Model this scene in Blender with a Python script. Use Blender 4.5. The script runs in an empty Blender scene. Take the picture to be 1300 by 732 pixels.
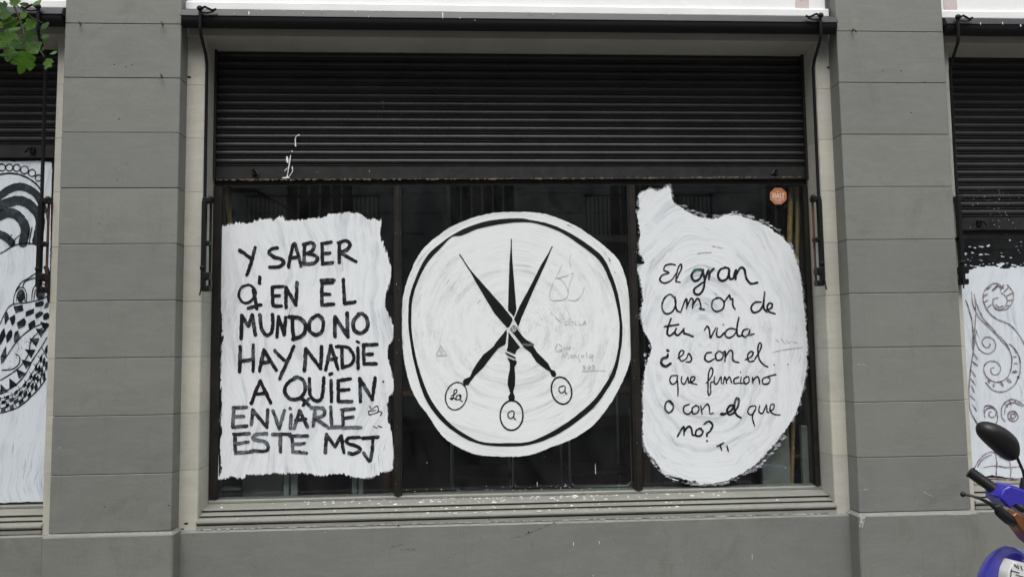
import bpy, bmesh, math, random
import numpy as np
from mathutils import Vector, Matrix

random.seed(7)
scene = bpy.context.scene
R_ = math.radians

# ------------------------------------------------------------------ camera
FPX = 1000.0
YAW, PIT, ROL = [math.radians(v) for v in (3.34408, 4.57139, -.78014)]
CAM = np.array([0, -3.9667, 1.55])
_f = np.array([math.sin(YAW)*math.cos(PIT), math.cos(YAW)*math.cos(PIT), math.sin(PIT)])
_r0 = np.array([math.cos(YAW), -math.sin(YAW), 0.0])
_u0 = np.cross(_r0, _f)
_r = math.cos(ROL)*_r0 + math.sin(ROL)*_u0
_u = -math.sin(ROL)*_r0 + math.cos(ROL)*_u0
cam_data = bpy.data.cameras.new('camera')
cam_data.sensor_width = 36.0
cam_data.lens = FPX/1300*36.0
cam_data.clip_start = 0.05
cam_data.clip_end = 600
cam = bpy.data.objects.new('camera', cam_data)
scene.collection.objects.link(cam)
cam.matrix_world = Matrix(((_r[0], _u[0], -_f[0], CAM[0]), (_r[1], _u[1], -_f[1], CAM[1]),
                           (_r[2], _u[2], -_f[2], CAM[2]), (0, 0, 0, 1)))
scene.camera = cam

# ------------------------------------------------------------------ world, sun, exposure (overcast day)
world = bpy.data.worlds.new('World')
scene.world = world
world.use_nodes = True
wn = world.node_tree.nodes
wl = world.node_tree.links
bg = wn['Background']
sky = wn.new('ShaderNodeTexSky')
sky.sky_type = 'NISHITA'
sky.sun_disc = False
SUN_EL, SUN_AZ = R_(62), R_(184)
sky.sun_elevation = SUN_EL
sky.sun_rotation = SUN_AZ
sky.air_density = 1.0
sky.dust_density = 6.0
sky.ozone_density = 1.0
hs = wn.new('ShaderNodeHueSaturation')
hs.inputs['Saturation'].default_value = 0.30
wl.new(sky.outputs[0], hs.inputs['Color'])
wl.new(hs.outputs[0], bg.inputs['Color'])
bg.inputs['Strength'].default_value = 0.12
sd = bpy.data.lights.new('sun', 'SUN')
sd.energy = 0.7
sd.angle = R_(40)
sd.color = (1.0, 0.97, 0.92)
sun = bpy.data.objects.new('sun', sd)
scene.collection.objects.link(sun)
# sun direction: azimuth measured like the sky texture's rotation (from +Y towards +X)
sdir = Vector((math.sin(SUN_AZ)*math.cos(SUN_EL), math.cos(SUN_AZ)*math.cos(SUN_EL), math.sin(SUN_EL)))
sun.rotation_euler = sdir.to_track_quat('Z', 'Y').to_euler()
scene.view_settings.view_transform = 'Standard'
scene.view_settings.look = 'None'
scene.view_settings.gamma = 1.0
scene.view_settings.exposure = 0.91
scene.view_settings.use_curve_mapping = False

C = scene.collection

# ------------------------------------------------------------------ helpers
def at(px, py, y):
    d = _f + _r*(px-650)/FPX - _u*(py-366)/FPX
    t = (y-CAM[1])/d[1]
    p = CAM + d*t
    return (p[0], y, p[2])

def atv(PX, PY, y):
    PX = np.asarray(PX, float); PY = np.asarray(PY, float)
    d = _f[None] + _r[None]*((PX-650)/FPX)[:, None] - _u[None]*((PY-366)/FPX)[:, None]
    t = (y-CAM[1])/d[:, 1]
    p = CAM[None] + d*t[:, None]
    p[:, 1] = y
    return p

def thing(name, label, cat, loc=(0, 0, 0), group=None):
    o = bpy.data.objects.new(name, None)
    o.empty_display_size = 0.1
    C.objects.link(o)
    o.location = loc
    o['label'] = label
    o['category'] = cat
    if group:
        o['group'] = group
    return o

def link(name, me, mat=None, parent=None, label=None, smooth=False, kind=None):
    if mat is not None and not me.materials:
        me.materials.append(mat)
    o = bpy.data.objects.new(name, me)
    C.objects.link(o)
    if parent is not None:
        o.parent = parent
        # parents may sit anywhere: keep world coordinates of the mesh
        P = Vector((0, 0, 0)); q = parent
        while q is not None:
            P += q.location; q = q.parent
        o.location = -P
    if label:
        o['label'] = label
    if kind:
        o['kind'] = kind
    if smooth:
        me.polygons.foreach_set('use_smooth', [True]*len(me.polygons))
    return o

def mesh_from(verts, faces, name='mesh'):
    me = bpy.data.meshes.new(name)
    me.from_pydata([tuple(map(float, v)) for v in verts], [], faces)
    me.update()
    return me

class MB:
    def __init__(s):
        s.v = []; s.f = []
    def box(s, x0, x1, y0, y1, z0, z1, b=0.0):
        if b > 0:
            bm = bmesh.new()
            bmesh.ops.create_cube(bm, size=1)
            for v in bm.verts:
                v.co = Vector(((x0+x1)/2+v.co.x*(x1-x0), (y0+y1)/2+v.co.y*(y1-y0), (z0+z1)/2+v.co.z*(z1-z0)))
            bmesh.ops.bevel(bm, geom=list(bm.edges), offset=b, segments=1, affect='EDGES')
            n = len(s.v)
            bm.verts.index_update()
            s.v += [tuple(v.co) for v in bm.verts]
            s.f += [[n+v.index for v in f.verts] for f in bm.faces]
            bm.free()
            return s
        n = len(s.v)
        s.v += [(x0, y0, z0), (x1, y0, z0), (x1, y1, z0), (x0, y1, z0), (x0, y0, z1), (x1, y0, z1), (x1, y1, z1), (x0, y1, z1)]
        s.f += [[n+i for i in q] for q in ((0, 3, 2, 1), (4, 5, 6, 7), (0, 1, 5, 4), (1, 2, 6, 5), (2, 3, 7, 6), (3, 0, 4, 7))]
        return s
    def prof(s, pts, x0, x1, closed=True):
        """extrude a (y,z) profile along x"""
        n = len(s.v); m = len(pts)
        s.v += [(x0, p[0], p[1]) for p in pts] + [(x1, p[0], p[1]) for p in pts]
        for i in range(m if closed else m-1):
            j = (i+1) % m
            s.f.append([n+i, n+j, n+m+j, n+m+i])
        if closed:
            s.f.append([n+i for i in range(m)][::-1]); s.f.append([n+m+i for i in range(m)])
        return s
    def poly(s, pts, d0, d1, axis='y'):
        """extrude an (x,z) outline between y=d0 and y=d1"""
        n = len(s.v); m = len(pts)
        s.v += [(p[0], d0, p[1]) for p in pts] + [(p[0], d1, p[1]) for p in pts]
        for i in range(m):
            j = (i+1) % m
            s.f.append([n+i, n+m+i, n+m+j, n+j])
        s.f.append([n+i for i in range(m)]); s.f.append([n+m+i for i in range(m)][::-1])
        return s
    def plan(s, pts, z0, z1):
        """extrude an (x,y) outline between z0 and z1"""
        n = len(s.v); m = len(pts)
        s.v += [(p[0], p[1], z0) for p in pts] + [(p[0], p[1], z1) for p in pts]
        for i in range(m):
            j = (i+1) % m
            s.f.append([n+i, n+j, n+m+j, n+m+i])
        s.f.append([n+i for i in range(m)][::-1]); s.f.append([n+m+i for i in range(m)])
        return s
    def tube(s, pts, rad, seg=8, caps=True):
        pts = [Vector(p) for p in pts]
        n0 = len(s.v)
        if not hasattr(rad, '__len__'):
            rad = [rad]*len(pts)
        up = None
        for i, p in enumerate(pts):
            a = pts[max(0, i-1)]; b = pts[min(len(pts)-1, i+1)]
            t = (b-a).normalized()
            if up is None:
                up = t.orthogonal().normalized()
            else:
                up = (up - t*up.dot(t)).normalized()
            w = t.cross(up)
            for k in range(seg):
                an = 2*math.pi*k/seg
                s.v.append(tuple(p + (up*math.cos(an)+w*math.sin(an))*rad[i]))
        for i in range(len(pts)-1):
            for k in range(seg):
                k2 = (k+1) % seg
                s.f.append([n0+i*seg+k, n0+i*seg+k2, n0+(i+1)*seg+k2, n0+(i+1)*seg+k])
        if caps:
            s.f.append([n0+k for k in range(seg)][::-1])
            s.f.append([n0+(len(pts)-1)*seg+k for k in range(seg)])
        return s
    def ball(s, c, r, sc=(1, 1, 1), seg=10, rings=6, rot=None):
        n = len(s.v)
        for i in range(rings+1):
            th = math.pi*i/rings
            for k in range(seg):
                ph = 2*math.pi*k/seg
                v = Vector((math.sin(th)*math.cos(ph)*sc[0]*r, math.sin(th)*math.sin(ph)*sc[1]*r, math.cos(th)*sc[2]*r))
                if rot is not None:
                    v = rot @ v
                s.v.append((c[0]+v.x, c[1]+v.y, c[2]+v.z))
        for i in range(rings):
            for k in range(seg):
                k2 = (k+1) % seg
                s.f.append([n+i*seg+k, n+(i+1)*seg+k, n+(i+1)*seg+k2, n+i*seg+k2])
        return s
    def loft(s, rings, cap=True):
        n = len(s.v); m = len(rings[0])
        for r in rings:
            s.v += [tuple(p) for p in r]
        for i in range(len(rings)-1):
            for k in range(m):
                k2 = (k+1) % m
                s.f.append([n+i*m+k, n+i*m+k2, n+(i+1)*m+k2, n+(i+1)*m+k])
        if cap:
            s.f.append([n+k for k in range(m)][::-1]); s.f.append([n+(len(rings)-1)*m+k for k in range(m)])
        return s
    def build(s, name, mat, parent=None, label=None, smooth=False, kind=None):
        me = mesh_from(s.v, s.f, name)
        if smooth:
            pass
        o = link(name, me, mat, parent, label, smooth, kind)
        if smooth:
            try:
                me.set_sharp_from_angle(angle=R_(35))
            except Exception:
                pass
        return o

# ------------------------------------------------------------------ materials
def mat_new(name):
    m = bpy.data.materials.new(name)
    m.use_nodes = True
    nt = m.node_tree
    return m, nt, nt.nodes['Principled BSDF']

def N(nt, t, **kw):
    n = nt.nodes.new(t)
    for k, v in kw.items():
        if k in n.inputs.keys():
            n.inputs[k].default_value = v
        else:
            setattr(n, k, v)
    return n

def noise(nt, vec, scale, detail=4, rough=0.6, dist=0.0):
    n = N(nt, 'ShaderNodeTexNoise')
    n.inputs['Scale'].default_value = scale
    n.inputs['Detail'].default_value = detail
    n.inputs['Roughness'].default_value = rough
    n.inputs['Distortion'].default_value = dist
    if vec is not None:
        nt.links.new(vec, n.inputs['Vector'])
    return n.outputs['Fac']

def ramp(nt, fac, stops):
    n = N(nt, 'ShaderNodeValToRGB')
    e = n.color_ramp.elements
    while len(e) < len(stops):
        e.new(0.5)
    for el, (p, c) in zip(e, stops):
        el.position = p
        el.color = (c[0], c[1], c[2], 1) if hasattr(c, '__len__') else (c, c, c, 1)
    nt.links.new(fac, n.inputs['Fac'])
    return n.outputs['Color']

def mixc(nt, fac, a, b, mode='MIX'):
    n = N(nt, 'ShaderNodeMix', data_type='RGBA', blend_type=mode)
    for i, v in ((0, fac), (6, a), (7, b)):
        if hasattr(v, 'is_linked') or hasattr(v, 'links'):
            nt.links.new(v, n.inputs[i])
        elif hasattr(v, '__len__'):
            n.inputs[i].default_value = (v[0], v[1], v[2], 1)
        else:
            n.inputs[i].default_value = v
    return n.outputs[2]

def bump(nt, h, bs, strength=0.2, dist=0.003):
    b = N(nt, 'ShaderNodeBump')
    b.inputs['Strength'].default_value = strength
    b.inputs['Distance'].default_value = dist
    nt.links.new(h, b.inputs['Height'])
    nt.links.new(b.outputs[0], bs.inputs['Normal'])
    return b

def scaled(nt, vec, s):
    m = N(nt, 'ShaderNodeMapping')
    m.inputs['Scale'].default_value = s
    nt.links.new(vec, m.inputs['Vector'])
    return m.outputs[0]

def world_pos(nt):
    return N(nt, 'ShaderNodeNewGeometry').outputs['Position']

def simple(name, col, rough=0.6, metal=0.0, var=0.12, scale=9.0, bmp=0.0, bscale=80, coat=0.0, spec=0.5):
    m, nt, bs = mat_new(name)
    pos = world_pos(nt)
    f = noise(nt, pos, scale, 6, 0.65)
    c = ramp(nt, f, [(0.3, [v*(1-var) for v in col]), (0.7, [min(1, v*(1+var)) for v in col])])
    nt.links.new(c, bs.inputs['Base Color'])
    bs.inputs['Roughness'].default_value = rough
    bs.inputs['Metallic'].default_value = metal
    bs.inputs['Coat Weight'].default_value = coat
    bs.inputs['Specular IOR Level'].default_value = spec
    if bmp > 0:
        bump(nt, noise(nt, pos, bscale, 4, 0.6), bs, bmp, 0.003)
    return m

def wall_paint(name, col, stain, spots=0.5):
    """painted render: cloudy tone, faint vertical run marks, dark pocks, trowel relief"""
    m, nt, bs = mat_new(name)
    pos = world_pos(nt)
    big = noise(nt, pos, 1.6, 5, 0.6, 0.4)
    mid = noise(nt, scaled(nt, pos, (3, 3, 9)), 2.0, 6, 0.7, 0.8)
    run = noise(nt, scaled(nt, pos, (26, 26, 1.6)), 1.0, 4, 0.6)
    fine = noise(nt, pos, 160, 3, 0.7)
    c = ramp(nt, big, [(0.32, [v*0.90 for v in col]), (0.68, [v*1.08 for v in col])])
    f2 = ramp(nt, mid, [(0.42, 0.0), (0.72, 0.75)])
    c = mixc(nt, f2, c, [v*1.16 for v in col])
    f3 = ramp(nt, run, [(0.58, 0.0), (0.80, 0.20)])
    c = mixc(nt, f3, c, stain)
    f4 = ramp(nt, fine, [(0.35, 0.93), (0.65, 1.05)])
    c = mixc(nt, 1.0, c, f4, 'MULTIPLY')
    # each block was painted a touch differently; brown splash dirt in loose patches
    oi = N(nt, 'ShaderNodeObjectInfo')
    c = mixc(nt, 1.0, c, ramp(nt, oi.outputs['Random'], [(0.0, (.93, .94, .95)), (1.0, (1.05, 1.04, 1.02))]), 'MULTIPLY')
    dirt = noise(nt, scaled(nt, pos, (1, 1, .7)), 3.4, 9, 0.78, 0.9)
    c = mixc(nt, ramp(nt, dirt, [(0.55, 0.0), (0.75, 0.45)]), c, [stain[0]*.75, stain[1]*.68, stain[2]*.58])
    # sparse dark pocks and rubs
    vor = N(nt, 'ShaderNodeTexVoronoi')
    vor.inputs['Scale'].default_value = 5.0
    nt.links.new(pos, vor.inputs['Vector'])
    f5 = ramp(nt, vor.outputs['Distance'], [(0.018, spots), (0.035, 0.0)])
    c = mixc(nt, f5, c, [v*0.35 for v in col])
    scr = noise(nt, scaled(nt, pos, (7, 7, 30)), 1.3, 8, 0.75, 1.5)
    f6 = ramp(nt, scr, [(0.62, 0.0), (0.70, 0.35)])
    c = mixc(nt, f6, c, [v*1.35 for v in col])
    nt.links.new(c, bs.inputs['Base Color'])
    bs.inputs['Roughness'].default_value = 0.55
    h = mixc(nt, 0.5, noise(nt, pos, 60, 4, 0.6), noise(nt, scaled(nt, pos, (1, 1, 3)), 9, 5, 0.6, 0.5))
    bump(nt, h, bs, 0.35, 0.004)
    return m

M = {}
M['wall'] = wall_paint('grey wall paint', (0.180, 0.189, 0.174), (0.115, 0.116, 0.102))
M['beige'] = wall_paint('beige wall paint', (0.46, 0.455, 0.40), (0.31, 0.29, 0.24), 0.35)
M['sillp'] = wall_paint('grey beige sill paint', (0.215, 0.220, 0.195), (0.11, 0.09, 0.07), 0.8)
M['joint'] = simple('joint dirt', (0.12, 0.12, 0.108), 0.9, var=.45, scale=4)
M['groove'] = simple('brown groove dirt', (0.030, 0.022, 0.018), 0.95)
M['jointlight'] = simple('joint beige dirt', (0.16, 0.15, 0.12), 0.9)
M['white'] = simple('white board paint', (0.78, 0.80, 0.80), 0.5, var=0.05, scale=3)
M['pinkish'] = simple('faded pinkish panel', (0.56, 0.49, 0.48), 0.6)
M['dark_frame'] = simple('dark brown frame paint', (0.017, 0.015, 0.013), 0.45, var=0.45, scale=14, bmp=0.2, bscale=120, spec=.3)
M['slat'] = simple('black shutter paint', (0.0095, 0.0105, 0.011), 0.46, var=0.5, scale=5, bmp=0.06, bscale=60, spec=.5)
M['bar'] = simple('worn black bar paint', (0.018, 0.018, 0.018), 0.48, var=0.6, scale=12, bmp=0.2, bscale=90, spec=.35)
M['case'] = simple('awning case grey metal', (0.018, 0.022, 0.026), 0.45, var=0.3, scale=8, spec=.35)
M['black'] = simple('black rod paint', (0.006, 0.006, 0.007), 0.5, spec=.25)
M['rust'] = simple('rusty steel', (0.09, 0.035, 0.02), 0.8, var=0.4, scale=60)
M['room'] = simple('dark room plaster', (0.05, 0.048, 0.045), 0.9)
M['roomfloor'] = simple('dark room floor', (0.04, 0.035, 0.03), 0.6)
M['wood'] = simple('brown table wood', (0.22, 0.09, 0.04), 0.5, var=0.3)
M['bamboo'] = simple('yellow bamboo', (0.52, 0.36, 0.14), 0.5, var=0.25, scale=30)
M['greyboard'] = simple('grey board', (0.24, 0.25, 0.22), 0.6)
M['palepost'] = simple('pale grey post', (0.30, 0.33, 0.33), 0.4)
M['tubing'] = simple('chair tubing', (0.45, 0.46, 0.48), 0.3, metal=0.6)
M['splash'] = simple('white paint drops', (0.80, 0.82, 0.82), 0.45, var=0.04)
M['ink_scissor'] = simple('black gloss paint', (0.008, 0.010, 0.010), 0.4, var=0.5, scale=20, spec=.3)
M['orange'] = simple('orange sticker', (0.42, 0.155, 0.07), 0.5)
M['stickerprint'] = simple('pale sticker print', (0.72, 0.55, 0.45), 0.5)
M['screw'] = simple('pocked hole', (0.03, 0.025, 0.02), 0.9)

def ink(name, dark, light, amount):
    """brushed dark paint, here and there worn to a dry, greyer film"""
    m, nt, bs = mat_new(name)
    pos = world_pos(nt)
    a = noise(nt, pos, 16, 3, 0.6, 0.6)
    b = noise(nt, scaled(nt, pos, (1.0, 1.0, .5)), 240, 4, 0.75, 0.8)
    lo_ = .64-.24*amount
    fa = ramp(nt, a, [(lo_, 0.0), (lo_+.10, 1.0)])
    fb = ramp(nt, b, [(.38, 0.15), (.60, 1.0)])
    c = mixc(nt, mixc(nt, 1.0, fa, fb, 'MULTIPLY'), dark, light)
    nt.links.new(c, bs.inputs['Base Color'])
    bs.inputs['Roughness'].default_value = 0.5
    bs.inputs['Specular IOR Level'].default_value = 0.3
    return m
M['ink'] = ink('brushed black lettering paint', (0.008, 0.009, 0.012), (0.12, 0.135, 0.16), 0.45)
M['inkgrey'] = ink('thin dry lettering paint', (0.020, 0.022, 0.027), (0.19, 0.21, 0.24), 0.85)
M['inkbrown'] = ink('thin brownish marker', (0.012, 0.007, 0.010), (0.14, 0.10, 0.11), 0.40)
M['inkscroll'] = ink('scratchy scroll marker', (0.14, 0.11, 0.12), (0.42, 0.40, 0.42), 0.9)
M['pencil'] = simple('faint scratch', (0.44, 0.45, 0.48), 0.6)
M['band'] = ink('dark slate band paint', (0.020, 0.027, 0.033), (0.06, 0.075, 0.085), 0.5)

def white_paint(name, mode, centre=(0, 0), stretch=(1, 1), lo=(0.50, 0.535, 0.58), hi=(0.76, 0.80, 0.83)):
    """brushed whitewash on glass: bristle streaks that follow the hand's sweep"""
    m, nt, bs = mat_new(name)
    pos = world_pos(nt)
    sep = N(nt, 'ShaderNodeSeparateXYZ')
    wob = N(nt, 'ShaderNodeTexNoise'); wob.inputs['Scale'].default_value = 3.2; wob.inputs['Detail'].default_value = 2
    nt.links.new(pos, wob.inputs['Vector'])
    sub = N(nt, 'ShaderNodeVectorMath', operation='SUBTRACT'); sub.inputs[1].default_value = (0.5, 0.5, 0.5)
    nt.links.new(wob.outputs['Color'], sub.inputs[0])
    scl = N(nt, 'ShaderNodeVectorMath', operation='SCALE'); scl.inputs['Scale'].default_value = 0.16 if mode != 'ring' else 0.06
    nt.links.new(sub.outputs[0], scl.inputs[0])
    add = N(nt, 'ShaderNodeVectorMath', operation='ADD')
    nt.links.new(pos, add.inputs[0]); nt.links.new(scl.outputs[0], add.inputs[1])
    nt.links.new(add.outputs[0], sep.inputs[0])
    def mth(op, a, b=None):
        n = N(nt, 'ShaderNodeMath', operation=op)
        for i, v in enumerate((a, b)):
            if v is None: continue
            if isinstance(v, (int, float)): n.inputs[i].default_value = v
            else: nt.links.new(v, n.inputs[i])
        return n.outputs[0]
    x = mth('MULTIPLY', mth('SUBTRACT', sep.outputs[0], centre[0]), stretch[0])
    z = mth('MULTIPLY', mth('SUBTRACT', sep.outputs[2], centre[1]), stretch[1])
    if mode == 'vertical':
        wv = mth('MULTIPLY', mth('SINE', mth('MULTIPLY', z, 9.0)), 0.03)
        u = mth('ADD', x, wv); v = mth('MULTIPLY', z, 0.07)
    else:
        rr = mth('SQRT', mth('ADD', mth('MULTIPLY', x, x), mth('MULTIPLY', z, z)))
        an = mth('ARCTAN2', z, x)
        u = rr; v = mth('MULTIPLY', mth('SINE', an), 0.06)
        v = mth('ADD', v, mth('MULTIPLY', rr, 0.0))
    cmb = N(nt, 'ShaderNodeCombineXYZ')
    nt.links.new(u, cmb.inputs[0]); nt.links.new(v, cmb.inputs[1])
    fine = noise(nt, cmb.outputs[0], 150, 3, 0.6)
    wide = noise(nt, cmb.outputs[0], 24, 4, 0.62)
    blotch = noise(nt, pos, 5.0, 4, 0.6, 0.6)
    s1 = ramp(nt, wide, [(0.28, lo), (0.52, hi)])
    s2 = ramp(nt, fine, [(0.32, 0.86), (0.52, 1.0)])
    c = mixc(nt, 1.0, s1, s2, 'MULTIPLY')
    fb = ramp(nt, blotch, [(0.36, 0.80), (0.56, 0.0)])
    c = mixc(nt, fb, c, hi)
    thin = noise(nt, cmb.outputs[0], 70, 5, 0.7, 0.3)
    ft = mixc(nt, 1.0, ramp(nt, thin, [(0.33, 0.9), (0.43, 0.0)]), ramp(nt, blotch, [(0.50, 0.0), (0.62, 1.0)]), 'MULTIPLY')
    c = mixc(nt, ft, c, (0.28, 0.31, 0.35))
    nt.links.new(c, bs.inputs['Base Color'])
    bs.inputs['Roughness'].default_value = 0.42
    bump(nt, fine, bs, 0.25, 0.002)
    return m
gc = at(650, 415, .262)
M['wp_left'] = white_paint('left whitewash', 'vertical', (-1.3, 1.5))
M['wp_disc'] = white_paint('disc whitewash', 'ring', (gc[0], gc[2]), (1, 1.02), lo=(0.57, 0.605, 0.63), hi=(0.78, 0.82, 0.83))
rc = at(895, 440, .262)
M['wp_right'] = white_paint('swirled whitewash', 'sweep', (rc[0], rc[2]), (1.25, 0.8))
M['wp_side'] = white_paint('outer whitewash', 'vertical', (-2.3, 1.5), hi=(0.68, 0.74, 0.80), lo=(0.48, 0.54, 0.61))

def glass_mat():
    m = bpy.data.materials.new('window glass')
    m.use_nodes = True
    nt = m.node_tree
    nt.nodes.remove(nt.nodes['Principled BSDF'])
    out = nt.nodes['Material Output']
    tr = N(nt, 'ShaderNodeBsdfTransparent'); tr.inputs[0].default_value = (0.80, 0.83, 0.83, 1)
    gl = N(nt, 'ShaderNodeBsdfGlossy'); gl.inputs['Roughness'].default_value = 0.01
    fr = N(nt, 'ShaderNodeFresnel'); fr.inputs[0].default_value = 1.6
    mx = N(nt, 'ShaderNodeMixShader')
    # reflect at the outer face only: the pane is thin and does not bend the light
    gb = N(nt, 'ShaderNodeNewGeometry'); iv = N(nt, 'ShaderNodeMath', operation='SUBTRACT'); iv.inputs[0].default_value = 1.0
    nt.links.new(gb.outputs['Backfacing'], iv.inputs[1])
    ml = N(nt, 'ShaderNodeMath', operation='MULTIPLY'); nt.links.new(fr.outputs[0], ml.inputs[0]); nt.links.new(iv.outputs[0], ml.inputs[1])
    nt.links.new(ml.outputs[0], mx.inputs[0]); nt.links.new(tr.outputs[0], mx.inputs[1]); nt.links.new(gl.outputs[0], mx.inputs[2])
    df = N(nt, 'ShaderNodeBsdfDiffuse'); df.inputs[0].default_value = (.60, .62, .62, 1)  # thin dust film, its diffuse grey added to brighten the dim reflections
    pos = world_pos(nt)
    dm = ramp(nt, noise(nt, scaled(nt, pos, (1.6, 1, .8)), 3.0, 5, .65, 1.2), [(.35, .001), (.70, .014)])
    m2 = N(nt, 'ShaderNodeMixShader')
    nt.links.new(dm, m2.inputs[0]); nt.links.new(mx.outputs[0], m2.inputs[1]); nt.links.new(df.outputs[0], m2.inputs[2])
    nt.links.new(m2.outputs[0], out.inputs[0])
    return m
M['glass'] = glass_mat()

# ------------------------------------------------------------------ traced paint: scalar fields -> flat meshes
def vnoise(X, Y, seed=0):
    xi = np.floor(X).astype(np.int64); yi = np.floor(Y).astype(np.int64)
    fx = X-xi; fy = Y-yi
    fx = fx*fx*(3-2*fx); fy = fy*fy*(3-2*fy)
    def h(a, b):
        n = (a*374761393 + b*668265263 + seed*974634777) & 0xffffffff
        n = ((n ^ (n >> 13))*1274126177) & 0xffffffff
        return ((n ^ (n >> 16)) & 0xffff)/65535.0
    return (h(xi, yi)*(1-fx)+h(xi+1, yi)*fx)*(1-fy)+(h(xi, yi+1)*(1-fx)+h(xi+1, yi+1)*fx)*fy

def fbm(X, Y, s, seed=0, o=3):
    r = 0; a = 1.0; t = 0
    for i in range(o):
        r = r+a*vnoise(X/s, Y/s, seed+i*17); t += a; a *= .55; s *= .5
    return r/t-0.5

def poly_sd(X, Y, pts):
    """signed distance, positive inside"""
    P = np.array(pts, float); n = len(P)
    d = np.full(X.shape, 1e9); ins = np.zeros(X.shape, bool)
    for i in range(n):
        ax, ay = P[i]; bx, by = P[(i+1) % n]
        ex, ey = bx-ax, by-ay
        L = ex*ex+ey*ey+1e-9
        t = np.clip(((X-ax)*ex+(Y-ay)*ey)/L, 0, 1)
        dx = X-ax-t*ex; dy = Y-ay-t*ey
        d = np.minimum(d, dx*dx+dy*dy)
        if ay != by:
            c = ((ay > Y) != (by > Y)) & (X < (bx-ax)*(Y-ay)/(by-ay)+ax)
            ins ^= c
    d = np.sqrt(d)
    return np.where(ins, d, -d)

def catmull(pts, n=6, closed=False):
    P = [np.array(p, float) for p in pts]
    if len(P) < 3:
        return P
    out = []
    m = len(P)
    rng = range(m if closed else m-1)
    for i in rng:
        if closed:
            p0, p1, p2, p3 = P[i-1], P[i], P[(i+1) % m], P[(i+2) % m]
        else:
            p0 = P[i-1] if i > 0 else 2*P[0]-P[1]
            p1, p2 = P[i], P[i+1]
            p3 = P[i+2] if i+2 < m else 2*P[-1]-P[-2]
        for k in range(n):
            t = k/n
            out.append(0.5*((2*p1)+(-p0+p2)*t+(2*p0-5*p1+4*p2-p3)*t*t+(-p0+3*p1-3*p2+p3)*t**3))
    if not closed:
        out.append(P[-1])
    return out

def stroke_sd(X, Y, pts, w, taper=0.0):
    """positive inside a stroke of half width w"""
    best = np.full(X.shape, -1e9)
    n = len(pts)-1
    for i in range(n):
        ax, ay = pts[i]; bx, by = pts[i+1]
        ex, ey = bx-ax, by-ay
        L = ex*ex+ey*ey+1e-9
        t = np.clip(((X-ax)*ex+(Y-ay)*ey)/L, 0, 1)
        d = np.hypot(X-ax-t*ex, Y-ay-t*ey)
        s = (i+t)/max(1, n)
        ww = w*(1-taper*np.abs(2*s-1)**2)
        best = np.maximum(best, ww-d)
    return best

def field_mesh(F, bbox, step, depth):
    x0, y0, x1, y1 = bbox
    nx = int((x1-x0)/step)+2; ny = int((y1-y0)/step)+2
    gx = x0+np.arange(nx)*step; gy = y0+np.arange(ny)*step
    X, Y = np.meshgrid(gx, gy)
    V = F(X, Y)
    V[0, :] = V[-1, :] = -1; V[:, 0] = V[:, -1] = -1
    V = np.where(np.abs(V) < 1e-6, 1e-6, V)
    S = V > 0
    code = S[:-1, :-1]*1+S[:-1, 1:]*2+S[1:, 1:]*4+S[1:, :-1]*8
    vx = []; vy = []; faces = []
    def addv(a, b):
        vx.append(a); vy.append(b); return len(vx)-1
    full = code == 15
    for j in np.nonzero(full.any(axis=1))[0]:
        row = full[j]
        dd = np.diff(np.concatenate(([0], row.astype(np.int8), [0])))
        for a, b in zip(np.nonzero(dd == 1)[0], np.nonzero(dd == -1)[0]):
            faces.append([addv(gx[a], gy[j]), addv(gx[b], gy[j]), addv(gx[b], gy[j+1]), addv(gx[a], gy[j+1])])
    part = np.nonzero((code > 0) & (code < 15))
    Vl = V.tolist()
    for j, i in zip(part[0].tolist(), part[1].tolist()):
        cs = ((gx[i], gy[j], Vl[j][i]), (gx[i+1], gy[j], Vl[j][i+1]), (gx[i+1], gy[j+1], Vl[j+1][i+1]), (gx[i], gy[j+1], Vl[j+1][i]))
        poly = []
        for k in range(4):
            a = cs[k]; b = cs[(k+1) % 4]
            if a[2] > 0:
                poly.append(addv(a[0], a[1]))
            if (a[2] > 0) != (b[2] > 0):
                t = a[2]/(a[2]-b[2])
                t = min(0.98, max(0.02, t))
                poly.append(addv(a[0]+(b[0]-a[0])*t, a[1]+(b[1]-a[1])*t))
        if len(poly) >= 3:
            faces.append(poly)
    if not faces:
        return None
    P = atv(vx, vy, depth)
    me = bpy.data.meshes.new('paint')
    me.vertices.add(len(vx)); me.vertices.foreach_set('co', P.ravel())
    tot = [len(f) for f in faces]
    st = np.concatenate(([0], np.cumsum(tot)[:-1]))
    flat = [q for f in faces for q in f]
    me.loops.add(len(flat)); me.loops.foreach_set('vertex_index', flat)
    me.polygons.add(len(faces)); me.polygons.foreach_set('loop_start', st.tolist())
    me.polygons.foreach_set('loop_total', tot)
    me.update(calc_edges=True)
    return me

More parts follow.
